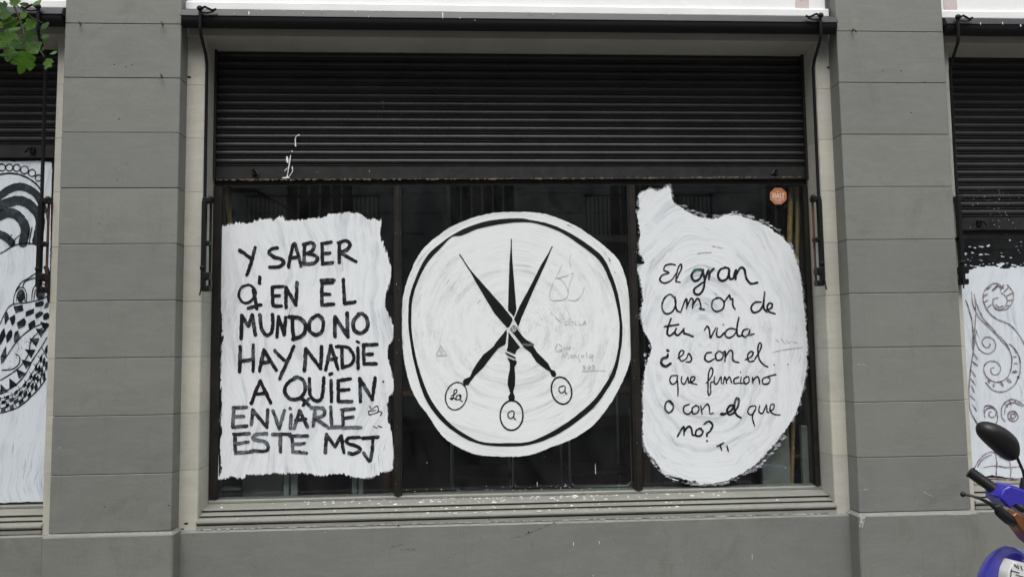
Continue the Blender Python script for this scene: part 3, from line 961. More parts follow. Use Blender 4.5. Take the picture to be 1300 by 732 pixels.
W2 = [
 ('El', Cc, 2.1, [[(210,388),(190,384),(165,390),(157,412),(180,424),(150,435),(138,458),(160,472),(192,458),(215,425)],[(212,450),(222,405),(236,384),(238,405),(222,440),(212,462),(232,468)]]),
 ('gran', Cc, 3.0, [[(330,412),(300,412),(285,440),(300,462),(325,450),(340,410)],[(338,418),(345,455),(340,500),(320,525),(300,520),(298,500),(320,482),(345,465)],
   [(345,465),(362,415),(368,428),(366,455)],[(366,430),(388,405)],
   [(445,400),(418,410),(408,440),(425,462),(452,448),(460,410),(440,398)],[(458,415),(462,450),(478,452)],[(478,452),(492,412),(490,455)],[(490,440),(512,402),(530,408),(540,450),(560,474),(592,470)]]),
 ('amor', Cc, 2.3, [[(205,540),(185,524),(158,545),(148,585),(165,614),(195,605),(212,570),(208,535)],[(208,545),(215,595),(235,608)],[(235,608),(252,560),(262,545),(264,570),(262,590)],[(264,580),(282,545),(292,552),(290,588)],[(292,575),(310,545),(322,552),(330,590)],[(322,590),(345,595)],
   [(412,540),(385,552),(380,585),(400,604),(430,592),(436,562),(420,542),(400,540)],[(436,562),(450,542),(462,527),(466,546),(476,545),(477,575),(488,594)]]),
 ('de', Cc, 2.5, [[(608,560),(580,562),(562,585),(572,608),(600,600),(618,570),(625,514)],[(625,514),(620,560),(622,590),(635,606)],[(632,598),(655,588),(660,570),(645,566),(636,585),(645,604),(672,614)]]),
 ('tu', Cc, 2.5, [[(190,637),(178,670),(172,705),(185,716),(205,700)],[(160,674),(225,664)],[(205,700),(214,682),(208,702),(220,714),(238,700),(250,682)],[(250,682),(250,704),(262,708),(292,720)]]),
 ('vida', Cc, 2.2, [[(345,690),(358,672),(368,690),(372,725),(385,705),(398,680)],[(405,680),(402,715),(418,722),(438,700)],([(432,664)],2),[(492,688),(468,682),(448,692),(441,712),(456,726),(480,716),(494,694)],[(505,632),(496,680),(499,715),(518,716)],[(548,684),(528,690),(520,710),(535,722),(552,705),(556,688)],[(556,690),(552,712),(575,708)]]),
 ('¿', Dd, 3.6, [([(172,88),(178,92)],3.4),[(175,108),(172,120),(150,128),(145,150),(165,163),(188,150)]]),
 ('es', Dd, 2.0, [[(222,125),(245,108),(248,92),(234,92),(226,115),(238,138),(262,128)],[(262,128),(272,104),(285,125),(278,142),(258,142)]]),
 ('con', Dd, 2.2, [[(378,98),(355,102),(347,128),(365,142),(390,128)],[(412,92),(397,108),(402,134),(425,130),(432,106),(418,94)],[(430,100),(442,95),(440,140)],[(442,122),(462,90),(476,98),(478,135),(505,145)]]),
 ('el', Dd, 2.1, [[(535,132),(562,118),(572,100),(558,95),(545,115),(552,140),(575,138)],[(578,132),(600,95),(610,65),(600,55),(593,85),(600,130),(620,155),(640,166)]]),
 ('que', Dd, 1.9, [[(215,205),(192,208),(184,230),(198,246),(216,232),(220,206)],[(218,215),(222,260),(222,302)],[(240,210),(238,235),(252,245),(268,212)],[(268,212),(272,240)],[(275,240),(296,228),(300,212),(284,215),(282,238),(310,247)]]),
 ('funciono', Dd, 1.9, [[(352,242),(375,215),(384,185),(376,170),(364,200),(362,290),(374,285),(374,240),(392,235)],[(392,212),(390,238),(404,244),(422,212),(424,242)],[(432,244),(440,212),(448,240)],[(448,230),(462,212),(472,242)],[(505,212),(484,222),(484,242),(508,240)],[(516,212),(514,240),(528,240)],([(512,190)],2),[(545,210),(528,222),(534,244),(552,234),(550,212),(538,210)],[(568,214),(570,242)],[(570,230),(588,211),(598,220),(602,244)],[(640,210),(616,222),(618,244),(642,242),(650,222),(640,212),(676,200)]]),
 ('o', Dd, 2.3, [[(190,322),(168,330),(162,360),(180,378),(200,360),(196,335),(178,322),(200,345)]]),
 ('con', Dd, 1.9, [[(275,338),(250,350),(250,375),(270,385),(286,370)],[(305,345),(288,358),(292,382),(312,378),(320,355),(305,343)],[(328,345),(334,385)],[(334,365),(358,338),(368,355),(370,382),(386,380)]]),
 ('el', Dd, 2.8, [([(422,385),(440,384)],3.8),[(440,382),(468,370),(480,348),(464,345),(450,368),(460,388),(480,380)],[(480,380),(500,350),(505,318),(494,312),(484,345),(492,385),(515,402)]]),
 ('que', Dd, 1.8, [[(580,345),(556,352),(546,375),(562,388),(580,370),(584,348)],[(578,365),(568,400),(578,440)],[(602,345),(598,372),(615,380),(632,342)],[(634,342),(636,372),(645,378)],[(648,372),(666,360),(668,340),(654,342),(650,368),(668,385),(695,388)]]),
 ('no?', Dd, 2.5, [[(220,488),(240,452),(250,445),(250,482)],[(250,468),(270,442),(284,450),(290,480),(305,480)],[(330,450),(308,460),(306,484),(328,484),(338,465),(322,450)],[(342,432),(365,418),(383,435),(372,462),(358,475),(357,488)],([(357,508)],3)]),
 ('Ti', Dd, 2.0, [[(402,535),(435,518)],[(418,528),(426,552)],[(450,532),(456,558)]]),
]
for k, (w, z, wd, st) in enumerate(W2):
    ink_word('word', st, z[0], z[1], wd, msg_right, M['inkbrown'] if wd < 2.2 else M['ink'], YI, 'handwritten word '+w, rag=.34, dry=.06, seed=60+k, taper=.2, step=.4)
ink_word('faint_note', [[(675,35),(690,50)],[(700,30),(720,60)],[(660,98),(720,85),(805,75)],[(725,40),(735,55),(750,45)],[(760,50),(775,55)]], Dd[0], Dd[1], .8, msg_right, M['pencil'], YI, 'faint scratched note', rag=.3, dry=.2)
ink_word('paint_speck', [([(668,155)], 2.0), ([(733,154)], 2.0)], Dd[0], Dd[1], 2, msg_right, M['inkgrey'], YI)
ink_word('brush_gap', [([(370,298),(400,304),(432,310)], 1.0), ([(312,335),(345,330),(380,331)], 1.4)], Cc[0], Cc[1], 1, msg_right, M['pencil'], YI, rag=.6, dry=.30)
ink_word('paint_smear', [([(296,418),(308,410),(330,408)], 3.2)], Cc[0], Cc[1], 2, msg_right, simple('green smear', (.03, .12, .06), .5), YJ, 'green smear on the letter g', dry=.2)

# --- centre disc
DP = [(637.6,269.3),(618,271.8),(598.3,277.2),(573.7,287),(556.5,299.3),(535.6,317.8),(519.7,348.5),(511.5,378),(510.2,407.5),(511.2,439.2),(515.5,470),(526.2,502.3),(543,526),(559.6,551),(576.3,564.3),(600,575),(624,578.6),(647.8,579.3),(671.7,577.4),(697.9,567.8),(726.5,557),(750.4,541.6),(769.4,520),(781.4,501),(792,479.6),(800,458),(801.5,434),(800.5,397.6),(797,365.7),(791.3,343.6),(782.7,326.4),(763,309),(743.4,294.4),(721.3,282),(694.2,272.3),(672,269.3)]
F, bb = white_field(DP, 0.5, 12, 2.5, .5, 0.5, sm=2)
disc = link('painted_disc', field_mesh(F, bb, .6, YP), M['wp_disc'], win1, 'round white painted disc with a black ring in the middle pane')
wash(F, bb, .2, 303, disc, .5, .5, 2.5)
RO = [(657,276.9),(622.9,279.7),(598.3,286.5),(578.6,295.6),(559,309),(541.8,325),(528.3,351),(519.7,378),(518.4,407.5),(520.4,430),(526.2,463),(538,501),(552.5,525),(571.5,544),(595.4,558.3),(619.2,565),(647.8,566),(671.7,564.3),(700.3,554.7),(726.5,539.2),(752.7,517.8),(769.4,496.3),(781.4,474.8),(787.3,448.6),(790.4,424),(788.9,400),(783.9,370.6),(776.6,348.5),(765.5,326.4),(748.3,311.6),(723.7,295.6),(699.2,284.6),(674.6,279.2)]
RI = [(659.7,282),(637.6,284),(605.7,290.7),(586,298.8),(573.7,300.5),(561.4,312.8),(544.2,331.3),(532,353.4),(524,378),(522.1,407.5),(523.9,430),(530.5,463),(543,498.7),(557.2,521.3),(574,539.2),(595.4,553.5),(614.5,561),(643,561.9),(671.7,560.2),(697.9,548.8),(721.7,534.5),(748,513),(762.3,496.3),(776.6,472.5),(783.7,448.6),(786.4,424),(785.7,402.5),(780.3,375.5),(772.9,353.4),(760.6,330),(736,310.4),(711.4,294.4),(682,283.8)]
RO = catmull(RO, 3, True); RI = catmull(RI, 3, True)
def ringF(X, Y):
    return np.minimum(poly_sd(X, Y, RO), -poly_sd(X, Y, RI))+.7*fbm(X, Y, 7, 5, 4)
link('ring', field_mesh(ringF, (512, 270, 797, 572), .5, YI), M['ink_scissor'], disc)
def ringS(X, Y):
    c = catmull([(700.5,277),(730,290),(757,309),(773,328),(783,352)], 4)
    return stroke_sd(X, Y, c, .8)+2.5*fbm(X*.5, Y*.5, 3, 15, 3)-1.0
link('ring_smear', field_mesh(ringS, (690, 270, 795, 360), .5, YI), M['inkgrey'], disc)
Z = ((0, 0), 1.0)
def piece(name, polys, label=None, strokes=(), w=1.0):
    return ink_word(name, list(strokes), Z[0], Z[1], w, disc, M['ink_scissor'], YI, label, polys=polys, rag=.22, seed=hash(name) % 50 if False else 9, step=.4, taper=0)
piece('scissor_blade', [[(583.4,323.0),(598.3,343.6),(618,365.7),(637.6,387.8),(651.5,405),(646.3,415.3),(643.3,415.3),(627.8,397.6),(605.7,360.8),(590.9,333.7)]], 'left blade of the painted scissors', [[(583.6,323.2),(589,331),(595,341)]], 1.3)
piece('scissor_blade', [[(649.2,303.2),(650.8,333.7),(655.6,392.7),(652.6,402.0),(645,393.6),(646.7,333.7)]], 'middle blade of the painted scissors', [[(649.2,303.5),(649,318),(648.8,330)]], 1.3)
piece('scissor_blade', [[(701.4,312.5),(694.2,331.3),(679.5,363),(662.3,402.5),(658.0,414.5),(652.6,405.2),(659.8,387.8),(674.6,360.8),(686.9,336)]], 'right blade of the painted scissors', [[(701,313),(696,323),(690,335)]], 1.3)
piece('scissor_handle', [[(643.2,417.5),(629.4,434.7),(626.7,439.5),(613.7,449.7),(605.5,460.6),(600,470),(596.5,478),(589.4,480.8),(587.4,484.2),(589.5,488.7),(594.5,488.2),(597.5,484.0),(603,476.5),(613.7,466.1),(627.3,448.3),(632.8,441.5),(641.7,437.0),(643.6,424)]], 'left handle of the painted scissors')
piece('scissor_handle', [[(645.6,420.5),(660.6,440.6),(656,444.2),(654,449.6),(643.0,445.0),(644.6,440.1)], [(641,446.6),(654.0,452.8),(655.2,455.4),(651.5,455.2),(643.5,451)],
      [(643.7,453.4),(652,457),(655.2,457.2),(656.3,460.3),(653.3,465.7),(654.2,478),(653.8,488.8),(651.4,497.5),(653.8,503.5),(652.6,508.2),(646.6,508.2),(645,503.5),(647.9,498.7),(644.3,487.8),(645.1,478),(647.2,468.8),(647.2,460.3)]], 'middle handle of the painted scissors')
piece('scissor_handle', [[(651,412.5),(657.6,414.8),(663.6,425.1),(668,431),(676.5,436),(677.2,439.8),(682,447),(688.8,453.8),(695.7,460.6),(699.8,468.8),(704.5,470.5),(706.4,474.5),(704.8,478.5),(700.5,477.2),(698.4,471.6),(688.8,465.5),(680.6,458.5),(673.8,447.6),(665.6,441.4),(661.5,437.0),(647.0,418.6)]], 'right handle of the painted scissors')
def oval(cx, cy, rx, ry, tilt, n=20):
    t = R_(tilt)
    return [(cx+rx*math.cos(a)*math.cos(t)-ry*math.sin(a)*math.sin(t), cy+rx*math.cos(a)*math.sin(t)+ry*math.sin(a)*math.cos(t)) for a in [2*math.pi*k/n for k in range(n+1)]]
for cx, cy, rx, ry, tl, w in ((579.2,502.3,13.4,17.6,14,1.5),(649.5,526.8,14.5,18.8,2,2.0),(712.9,495.3,12.6,17.4,-14,1.9)):
    piece('finger_ring', [], None, [oval(cx, cy, rx, ry, tl)], w)
E5 = ((500, 420), 4.194)
for w, st in (('La', [[(305,345),(330,330),(335,312),(322,315),(318,345),(312,362),(300,358),(318,355),(332,365)],[(352,338),(335,345),(332,362),(350,362),(358,345),(352,340),(356,368),(366,374)]]),
              ('a', [[(632,424),(612,432),(608,452),(622,465),(638,452),(640,430),(628,424)],[(638,440),(640,462),(650,470)]]),
              ('a', [[(902,290),(882,298),(880,318),(895,328),(910,315),(912,295),(898,290)],[(910,305),(914,328),(922,332)]])):
    ink_word('word', st, E5[0], E5[1], 1.5, disc, M['ink'], YI, 'word '+w+' inside a finger ring', rag=.2, seed=90, step=.4)
E6 = ((600, 380), 7.317)
ink_word('white_line', [([(388,222),(360,252),(332,278)], .9), ([(335,272),(400,352),(468,440)], 1.1), ([(330,292),(390,370),(448,445)], .9), ([(395,228),(430,285),(480,350),(520,375),(560,392)], 1.0), ([(325,300),(320,350),(318,405)], 1.0),
    ([(365,275),(372,258),(388,254),(402,268),(398,290),(380,297),(366,286),(365,272)], .8), ([(375,270),(388,276),(380,286)], .9), ([(312,478),(350,500),(395,528)], .9), ([(318,520),(360,540),(400,556)], .9), ([(370,160),(374,185),(388,215)], .8)],
    E6[0], E6[1], 1, disc, M['splash'], YJ, rag=.12, step=.35, taper=.1)
E4 = ((650, 260), 4.069)
ink_word('faint_note', [[(258,310),(235,360),(210,410),(195,460),(205,490),(240,492),(275,485),(290,460),(280,420),(255,385),(230,378)],[(225,378),(275,368),(318,352),(300,400),(290,450)],[(290,490),(330,492),(362,460),(375,420)],[(305,255),(298,290),(305,320)],[(215,568),(250,602)],
   [(275,600),(277,620),(290,615),(292,600),(276,598)],[(300,602),(298,618),(312,620),(318,606),(304,600)],[(328,600),(328,618),(340,618)],[(348,600),(350,618),(362,616)],[(368,620),(376,598),(382,620)],[(370,610),(382,608)]], E4[0], E4[1], .75, disc, M['pencil'], YI, 'faint scratched scribble reading DOLLA', rag=.35, dry=.22, step=.4)
ink_word('faint_note', [[(870,70),(860,90),(870,108),(890,105),(895,85),(880,68)],[(880,95),(900,112)],[(905,85),(908,100),(920,85),(922,100)],[(930,92),(940,85),(935,100)],
   [(895,145),(900,120),(912,138),(925,118),(930,145)],[(940,130),(948,142),(955,128),(942,126)],[(962,140),(965,125),(975,140)],[(985,125),(982,140),(992,160),(985,165)],[(1000,125),(1003,140),(1012,128)],[(1025,110),(1028,140)],[(1055,120),(1042,130),(1050,142),(1060,125),(1058,160)],
   [(1020,182),(1005,186),(1020,196),(1005,206)],[(1030,190),(1038,202),(1048,192),(1036,184)],[(1072,178),(1056,184),(1070,194),(1055,202)],[(1000,215),(1060,210),(1128,210)]], E5[0], E5[1], .85, disc, M['pencil'], YI, 'faint scratched note ending in SOS', rag=.3, dry=.16, step=.4)
ink_word('doodle', [[(248,75),(240,100),(228,118),(240,130),(252,118),(245,100)],[(248,78),(262,98),(278,118),(268,130),(256,120),(262,102)],[(225,128),(250,132),(282,128)]], E5[0], E5[1], .8, disc, M['pencil'], YI, 'small faint cherry doodle', rag=.3, dry=.16, step=.4)
ink_word('paint_smear', [([(690,70),(715,74),(742,72)], 3.0)], E5[0], E5[1], 2, disc, simple('grey green smear', (.08, .12, .11), .5), YJ-.0004, 'grey green smear on the right handle', dry=.25)

# --- sticker at top right of the middle window
sk = [(988+11.3*math.cos(R_(22.5+45*k)), 249+11.3*math.sin(R_(22.5+45*k))) for k in range(8)]
pts = [at(a, b, YP) for a, b in sk]
stk = MB().poly([(p[0], p[2]) for p in pts], YP-.0006, YP+.0012).build('sticker', M['orange'], win1, 'orange octagonal sticker reading HALT')
S6 = ((970, 220), 4.067)
ink_word('word', [([(47,103),(46,128)], 1.3), ([(57,103),(57,128)], 1.3), ([(47,115),(57,115)], 1.1), ([(64,128),(70,103),(76,128)], 1.3), ([(66,119),(75,119)], 1.0), ([(83,103),(83,127),(91,127)], 1.3), ([(92,104),(104,104)], 1.3), ([(98,104),(98,127)], 1.3)],
   S6[0], S6[1], 1.3, stk, M['stickerprint'], YP-.0014, 'word HALT on the sticker', rag=.08, step=.3, smooth=False, taper=0)
ink_word('print_line', [([(48,136),(102,136)], .9), ([(58,144),(90,144)], .7), ([(58,94),(90,94)], .7), ([(66,151),(84,151)], .6)], S6[0], S6[1], 1, stk, M['stickerprint'], YP-.0014, rag=.3, step=.35)

# --- right window: whitewash with scrolls
RW = [(1215,372),(1216,352),(1226,345),(1240,339),(1262,337),(1275,341),(1290,339),(1330,336),(1400,338),(1500,336),(1560,340),(1566,480),(1560,590),(1480,600),(1400,606),(1330,600),(1290,607),(1260,603),(1238,607),(1229,600)]
def dashes(X, Y):
    a = fbm(X*.42+Y*.25, Y*1.5-X*.2, 3.2, 31, 3)
    dens = np.clip((Y-288)/50, 0, 1)
    v = a-.40+.27*dens+.10*fbm(X, Y, 22, 8, 2)
    v = np.where((Y > 292) & (Y < 346) & (X > 1219), v*3, -3)
    return v
F, bb = white_field(RW, 1.6, 22, 4, 1.2, 0.4, dashes, sm=0)
bb = (1212, 286, 1580, 612)
YO = .2625
scrolls = link('painted_scrolls', field_mesh(F, bb, .7, YP), M['wp_side'], win2, 'whitewash with curling ornamental scroll drawing')
G1 = ((1200, 260), 4.067)
G2 = ((1200, 420), 3.66)
def spiral(cx, cy, r0, r1, a0, turns, n=26, sy=1.0):
    return [(cx+(r0+(r1-r0)*k/n)*math.cos(R_(a0)+2*math.pi*turns*k/n), cy+sy*(r0+(r1-r0)*k/n)*math.sin(R_(a0)+2*math.pi*turns*k/n)) for k in range(n+1)]
S = []
# big fern head with its stem
S.append(('scroll', G1, [[(300,430),(270,405),(235,412),(205,440),(195,480),(208,525),(235,565),(270,590),(330,615),(370,655),(400,700),(420,740)],
   [(290,452),(318,480),(315,515),(290,540),(262,535),(246,510),(250,485),(272,480)],[(300,520),(280,528),(262,515)],
   ([(205,440),(235,420)],3),([(200,470),(218,460)],3),([(245,440),(275,415),(285,425)],3.4),[(285,440),(300,415)],[(305,450),(325,425)],[(318,470),(345,455)],[(322,495),(355,485)],[(312,520),(340,520)],[(205,500),(222,490)],[(218,530),(238,515)],[(320,412),(345,440),(352,470),(345,505),(320,535),(280,545)]]))
S.append(('scroll', G1, [[(135,450),(145,520),(175,580),(215,620),(260,665),(300,710),(330,745)],[(150,465),(165,520),(200,590),(260,650)],[(150,460),(158,560),(152,640),(150,732)],[(105,490),(120,530),(140,610),(142,700),(140,740)]]))
S.append(('scroll', G2, [[(130,0),(132,80),(120,160),(112,240),(110,310),(118,370),(150,430),(175,440)],[(145,0),(140,40),(160,85),(195,105),(225,92),(235,65),(220,35),(190,28),(172,48),(182,72),(200,75),(210,60)],
   [(225,0),(270,40),(300,90),(310,140),(295,205),(255,235),(215,230),(185,200),(180,165),(200,142),(235,142),(258,170),(245,200),(218,198),(212,175),(228,168)],
   [(300,60),(330,90),(348,140),(345,200),(320,250),(275,280),(225,275),(190,240)]]))
S.append(('scroll', G2, [spiral(215,382,34,8,150,1.3),[(180,380),(185,350),(215,348),(240,375),(243,410),(235,430)],[(130,100),(150,130)],[(125,140),(150,160)],[(120,180),(140,210)],[(118,220),(140,250)],[(118,300),(138,320)],[(122,250),(135,285)],[(128,340),(145,370)]]))
S.append(('scroll', G2, [spiral(315,393,26,20,0,1.0),spiral(315,393,12,10,0,1.0),[(262,400),(265,350),(300,318),(340,325),(372,350)],[(275,385),(285,345),(320,332),(360,350)],[(280,340),(290,352)],[(300,325),(305,340)],[(325,320),(325,335)],[(345,328),(340,342)],[(290,385),(300,375)],[(325,375),(335,385)],[(262,400),(280,420)],[(300,408),(320,420)]]))
S.append(('scroll', G2, [[(320,80),(330,100)],[(318,120),(332,118)],[(320,150),(335,150)],([(315,190),(335,188)],3),([(290,225),(305,235)],4),([(260,240),(270,255)],3),([(225,245),(225,258)],3),[(200,225),(205,240)],[(335,210),(345,215)]]))
S.append(('scroll', G2, [[(135,640),(150,610),(180,575),(220,560),(260,585),(300,605)],[(150,630),(175,595),(215,572)],[(235,575),(240,620),(235,680)],[(180,632),(230,625),(290,632),(350,628)],[(300,600),(305,650),(300,690)],[(145,690),(210,682),(300,688),(365,680)],([(215,692),(300,695),(365,690)],2.4)]))
S.append(('scroll', ((1200,0),1.0), [spiral(130,390,22,5,40,1.6),spiral(175,470,26,6,200,1.7),spiral(120,520,18,4,90,1.4),spiral(210,390,20,5,10,1.5),[(110,360),(150,430),(140,520),(160,590)],[(200,360),(190,430),(215,500),(210,590)],spiral(250,520,24,6,30,1.6),spiral(290,420,24,6,120,1.6)]))
for k, (nm, z, st) in enumerate(S):
    ink_word(nm, st, z[0], z[1], 1.7, scrolls, M['inkscroll'], YI, None, rag=.55, dry=.16, seed=200+k, step=.5, taper=.3)

# --- left window: creature
LWp = [(-330,210),(-300,202),(-200,204),(-120,203),(-40,204),(20,205),(52,204),(66,206),(64,300),(62,450),(60,560),(58,636),(20,637),(-60,642),(-150,640),(-250,648),(-330,650)]
F, bb = white_field(LWp, .6, 25, 3, .6, 0.3, sm=0)
creat = link('painted_creature', field_mesh(F, (-335, 198, 70, 655), .9, YP), M['wp_side'], win0, 'whitewash with a striped and scaly creature drawn in black')
H1 = ((0, 190), 4.067)
H2 = ((0, 350), 3.853)
bands = [([(-60,330),(-20,262),(20,222),(70,195),(120,192),(175,218),(208,262),(228,310)], 9.5),
         ([(-70,380),(-20,310),(30,278),(90,262),(140,275),(180,310),(205,350),(205,400),(190,470)], 12),
         ([(-80,430),(-30,360),(20,332),(65,328),(105,355),(128,395),(128,440),(118,480)], 12),
         ([(-60,480),(-10,440),(20,445),(45,465),(60,480)], 10),
         ([(-200,330),(-190,250),(-150,215),(-90,212),(-60,240)], 8.5)]
for p, w in bands:
    ink_word('stripe', [(p, w)], H1[0], H1[1], w, creat, M['band'], YI, rag=.8, dry=.04, seed=int(w*7), step=.6, taper=.05)
ink_word('outline', [[(-120,600),(-40,555),(20,525),(60,500),(105,485),(165,485),(200,495),(215,540),(210,590),(190,630),(150,660),(115,680),(95,705),(80,732)],
    ([(-60,150),(0,128),(50,122),(100,128),(150,150),(190,180),(210,210)],2), spiral(10,92,18,18,0,1,12), spiral(48,92,18,18,0,1,12), spiral(86,94,18,18,0,1,12), spiral(126,104,20,20,0,1,12), spiral(165,120,18,18,0,1,12), spiral(198,146,16,16,0,1,12),spiral(-30,96,18,18,0,1,12),spiral(-68,104,18,18,0,1,12),
    [(150,415),(140,470)],[(165,400),(150,480)],[(180,420),(168,485)],[(200,440),(190,490)],[(215,460),(205,500)],[(240,330),(245,380)],
    [(60,500),(80,460),(105,440)],[(40,470),(60,440)]], H1[0], H1[1], 1.5, creat, M['ink'], YI, rag=.4, seed=5, step=.5)
ink_word('eye', [[(65,135),(70,95),(90,60),(115,58),(130,90),(128,130)],[(80,125),(85,90),(100,68),(118,80),(122,125)]], H2[0], H2[1], 1.3, creat, M['ink'], YI, polys=[oval(102,100,18,30,8)], rag=.25, step=.5)
ink_word('eye', [[(155,120),(160,70),(180,40),(210,38),(232,60)],[(165,120),(172,75),(195,50),(220,60)]], H2[0], H2[1], 1.3, creat, M['ink'], YI, polys=[oval(197,85,22,34,5)], rag=.25, step=.5)
ink_word('black_swath', [([(232,640-620),(240,60),(238,120)],6),([(225,-40),(238,0),(236,30)],7)], H2[0], H2[1], 6, creat, M['ink'], YI, rag=1.2, seed=31, step=.5)  # black painted swath at the creature's right edge
ink_word('outline', [[(110,60),(120,30),(150,15),(200,5)],[(0,235),(30,170),(60,140),(130,130),(200,115),(235,95)],[(0,510),(50,480),(100,440),(140,380),(150,320),(190,270),(230,230)],[(15,420),(60,350),(100,300),(150,260),(200,235)],
   ([(0,670),(40,660),(90,640),(140,600),(190,550),(225,500)],1.6),[(75,380),(95,395),(92,430),(60,455),(10,460)],([(0,560),(40,555),(90,520),(130,470),(160,410),(200,350),(230,300)],1.4)], H2[0], H2[1], 1.4, creat, M['ink'], YI, rag=.35, seed=6, step=.5)
def cells(cu, cv, nu, nv, par=0, shrink=.06, jit=2.5, keep=1.0):
    A_ = catmull(cu, 8); B_ = catmull(cv, 8)
    def ev(P, t):
        t = min(.9999, max(0, t))*(len(P)-1); k = int(t); f = t-k
        return P[k]*(1-f)+P[k+1]*f
    out = []
    for a in range(nu):
        for b in range(nv):
            if (a+b+par) % 2 or random.random() > keep: continue
            q = []
            for (du, dv) in ((shrink, shrink), (.5, shrink-.08), (1-shrink, shrink), (1-shrink+.05, .5), (1-shrink, 1-shrink), (.5, 1-shrink+.06), (shrink, 1-shrink)):
                u = (a+du)/nu; v = (b+dv)/nv
                p = ev(A_, u)*(1-v)+ev(B_, u)*v
                q.append((p[0]+random.uniform(-jit, jit), p[1]+random.uniform(-jit, jit)))
            out.append(q)
    return out
scal = cells([(-60,330),(0,238),(30,175),(60,148),(130,138),(200,122),(240,98)], [(-30,520),(15,420),(60,350),(100,300),(150,260),(200,225),(240,205)], 8, 4, 0, .08, 4)
ink_word('scales', [], H2[0], H2[1], 1, creat, M['ink'], YI, polys=scal, rag=.35, seed=7, step=.5)
teeth = []
for (x, y, a) in ((15,560,-20),(60,530,-25),(100,480,-40),(130,430,-50),(150,375,-60),(172,320,-65),(200,275,-55),(222,245,-50)):
    c, s = math.cos(R_(a)), math.sin(R_(a))
    teeth.append([(x+c*u-s*v, y+s*u+c*v) for u, v in ((-22,14),(0,-34),(24,14))])
ink_word('teeth', [], H2[0], H2[1], 1, creat, M['ink'], YI, polys=teeth, rag=.35, seed=8, step=.5)
chk = cells([(-90,600),(0,592),(60,572),(120,522),(160,462),(195,398),(232,335)], [(-90,685),(0,668),(60,655),(125,608),(175,560),(205,525),(232,490)], 17, 4, 0, .05, 1.8)
ink_word('checks', [], H2[0], H2[1], 1, creat, M['ink'], YI, polys=chk, rag=.5, seed=8, step=.5)
ink_word('check_grid', [[(0,600),(60,580),(120,530),(160,470),(200,400),(228,350)],[(0,625),(60,605),(125,555),(170,490),(225,420)],[(0,648),(70,625),(140,575),(190,510),(226,455)],[(20,585),(40,655)],[(55,570),(80,640)],[(90,540),(115,615)],[(120,510),(150,590)],[(145,470),(185,550)],[(165,430),(215,510)],[(185,390),(228,450)],[(205,350),(230,400)]], H2[0], H2[1], 1.0, creat, M['ink'], YI, rag=.3, seed=18, step=.5)
ink_word('dots', [([(random.uniform(20, 140), 0)], 1) for _ in ()]+[([(x, y)], 1.0) for x, y in [(random.uniform(30, 150), random.uniform(300, 450)) for _ in range(46)] if 250 < x*1.0+y*.55 < 330], H2[0], H2[1], 1, creat, M['ink'], YI, rag=.1, step=.5)

# ------------------------------------------------------------------ paint drips and splashes (on sill, awning case, shutter, low wall)
def drops(name, items, mat, parent, label=None):
    mb = MB()
    for (x, y, z, rx, rz, ax) in items:
        n = 7; b = len(mb.v); ph = random.uniform(0, 6)
        if ax == 'up':
            mb.v.append((x, y, z+.0022))
            for k in range(n):
                a = 2*math.pi*k/n; q = random.uniform(.65, 1.2)
                mb.v.append((x+rx*q*math.cos(a), y+rz*q*math.sin(a), z-.0005))
        else:
            mb.v.append((x, y-.0020, z))
            for k in range(n):
                a = 2*math.pi*k/n; q = random.uniform(.7, 1.15)
                mb.v.append((x+rx*q*math.cos(a), y+.0004, z+rz*q*math.sin(a)))
        for k in range(n):
            mb.f.append([b, b+1+k, b+1+(k+1) % n])
    return mb.build(name, mat, parent, label, kind='stuff')
it = []
rnd = random.Random(5)
def on_sill(x, u):
    # u in 0..1 from back to front
    if u < .55:
        y = .255-.09*u/.55; z = .7905-.0135*u/.55
    elif u < .78:
        y = .150-.02*(u-.55)/.23; z = .7615-.0055*(u-.55)/.23
    else:
        y = .117-.018*(u-.78)/.22; z = .7435-.003*(u-.78)/.22
    return y, z
for _ in range(190):
    c = rnd.choice((.05, .35, .8, -.1, 1.0, -.75, .15))
    x = rnd.gauss(c, .28)
    if not -1.3 < x < 1.85: continue
    u = min(.99, abs(rnd.gauss(0, .5)))
    y, z = on_sill(x, u)
    r = min(.008, abs(rnd.gauss(0, .0032))+.0012)
    it.append((x, y, z+.001, r*rnd.uniform(1, 2.2), r, 'up'))
drops('paint_drops', it, M['splash'], bld.children[0] if False else bld, 'white paint drops along the middle sill')
it = []
for px, py, a, b in ((316,17,.004,.014),(333,13,.005,.004),(360,13,.004,.003),(408,13,.006,.006),(451,15,.003,.006),(468,21,.002,.008),(562,20,.0035,.02),(584,23,.003,.004),(603,26,.003,.004),(671,15,.006,.006),(675,15,.003,.012),(702,17,.003,.012),(735,14,.006,.003),(850,19,.002,.006),(297,18,.002,.005),(385,17,.002,.003),(553,14,.003,.002),(1020,16,.003,.004),(1245,30,.003,.009),(1273,30,.003,.010),(1296,33,.006,.008)):
    p = at(px, py, -.033); it.append((p[0], p[1], p[2], a*.8, b, 'front'))
for px, py, a, b in ((728,690,.0035,.022),(761,688,.0035,.016),(955,706,.002,.034),(753,669,.003,.003),(753,730,.003,.008),(778,689,.002,.002),(413,675,.003,.003),(616,682,.002,.002),(572,710,.002,.003)):
    p = at(px, py, .069); it.append((p[0], p[1], p[2], a*.55, b*.55, 'front'))
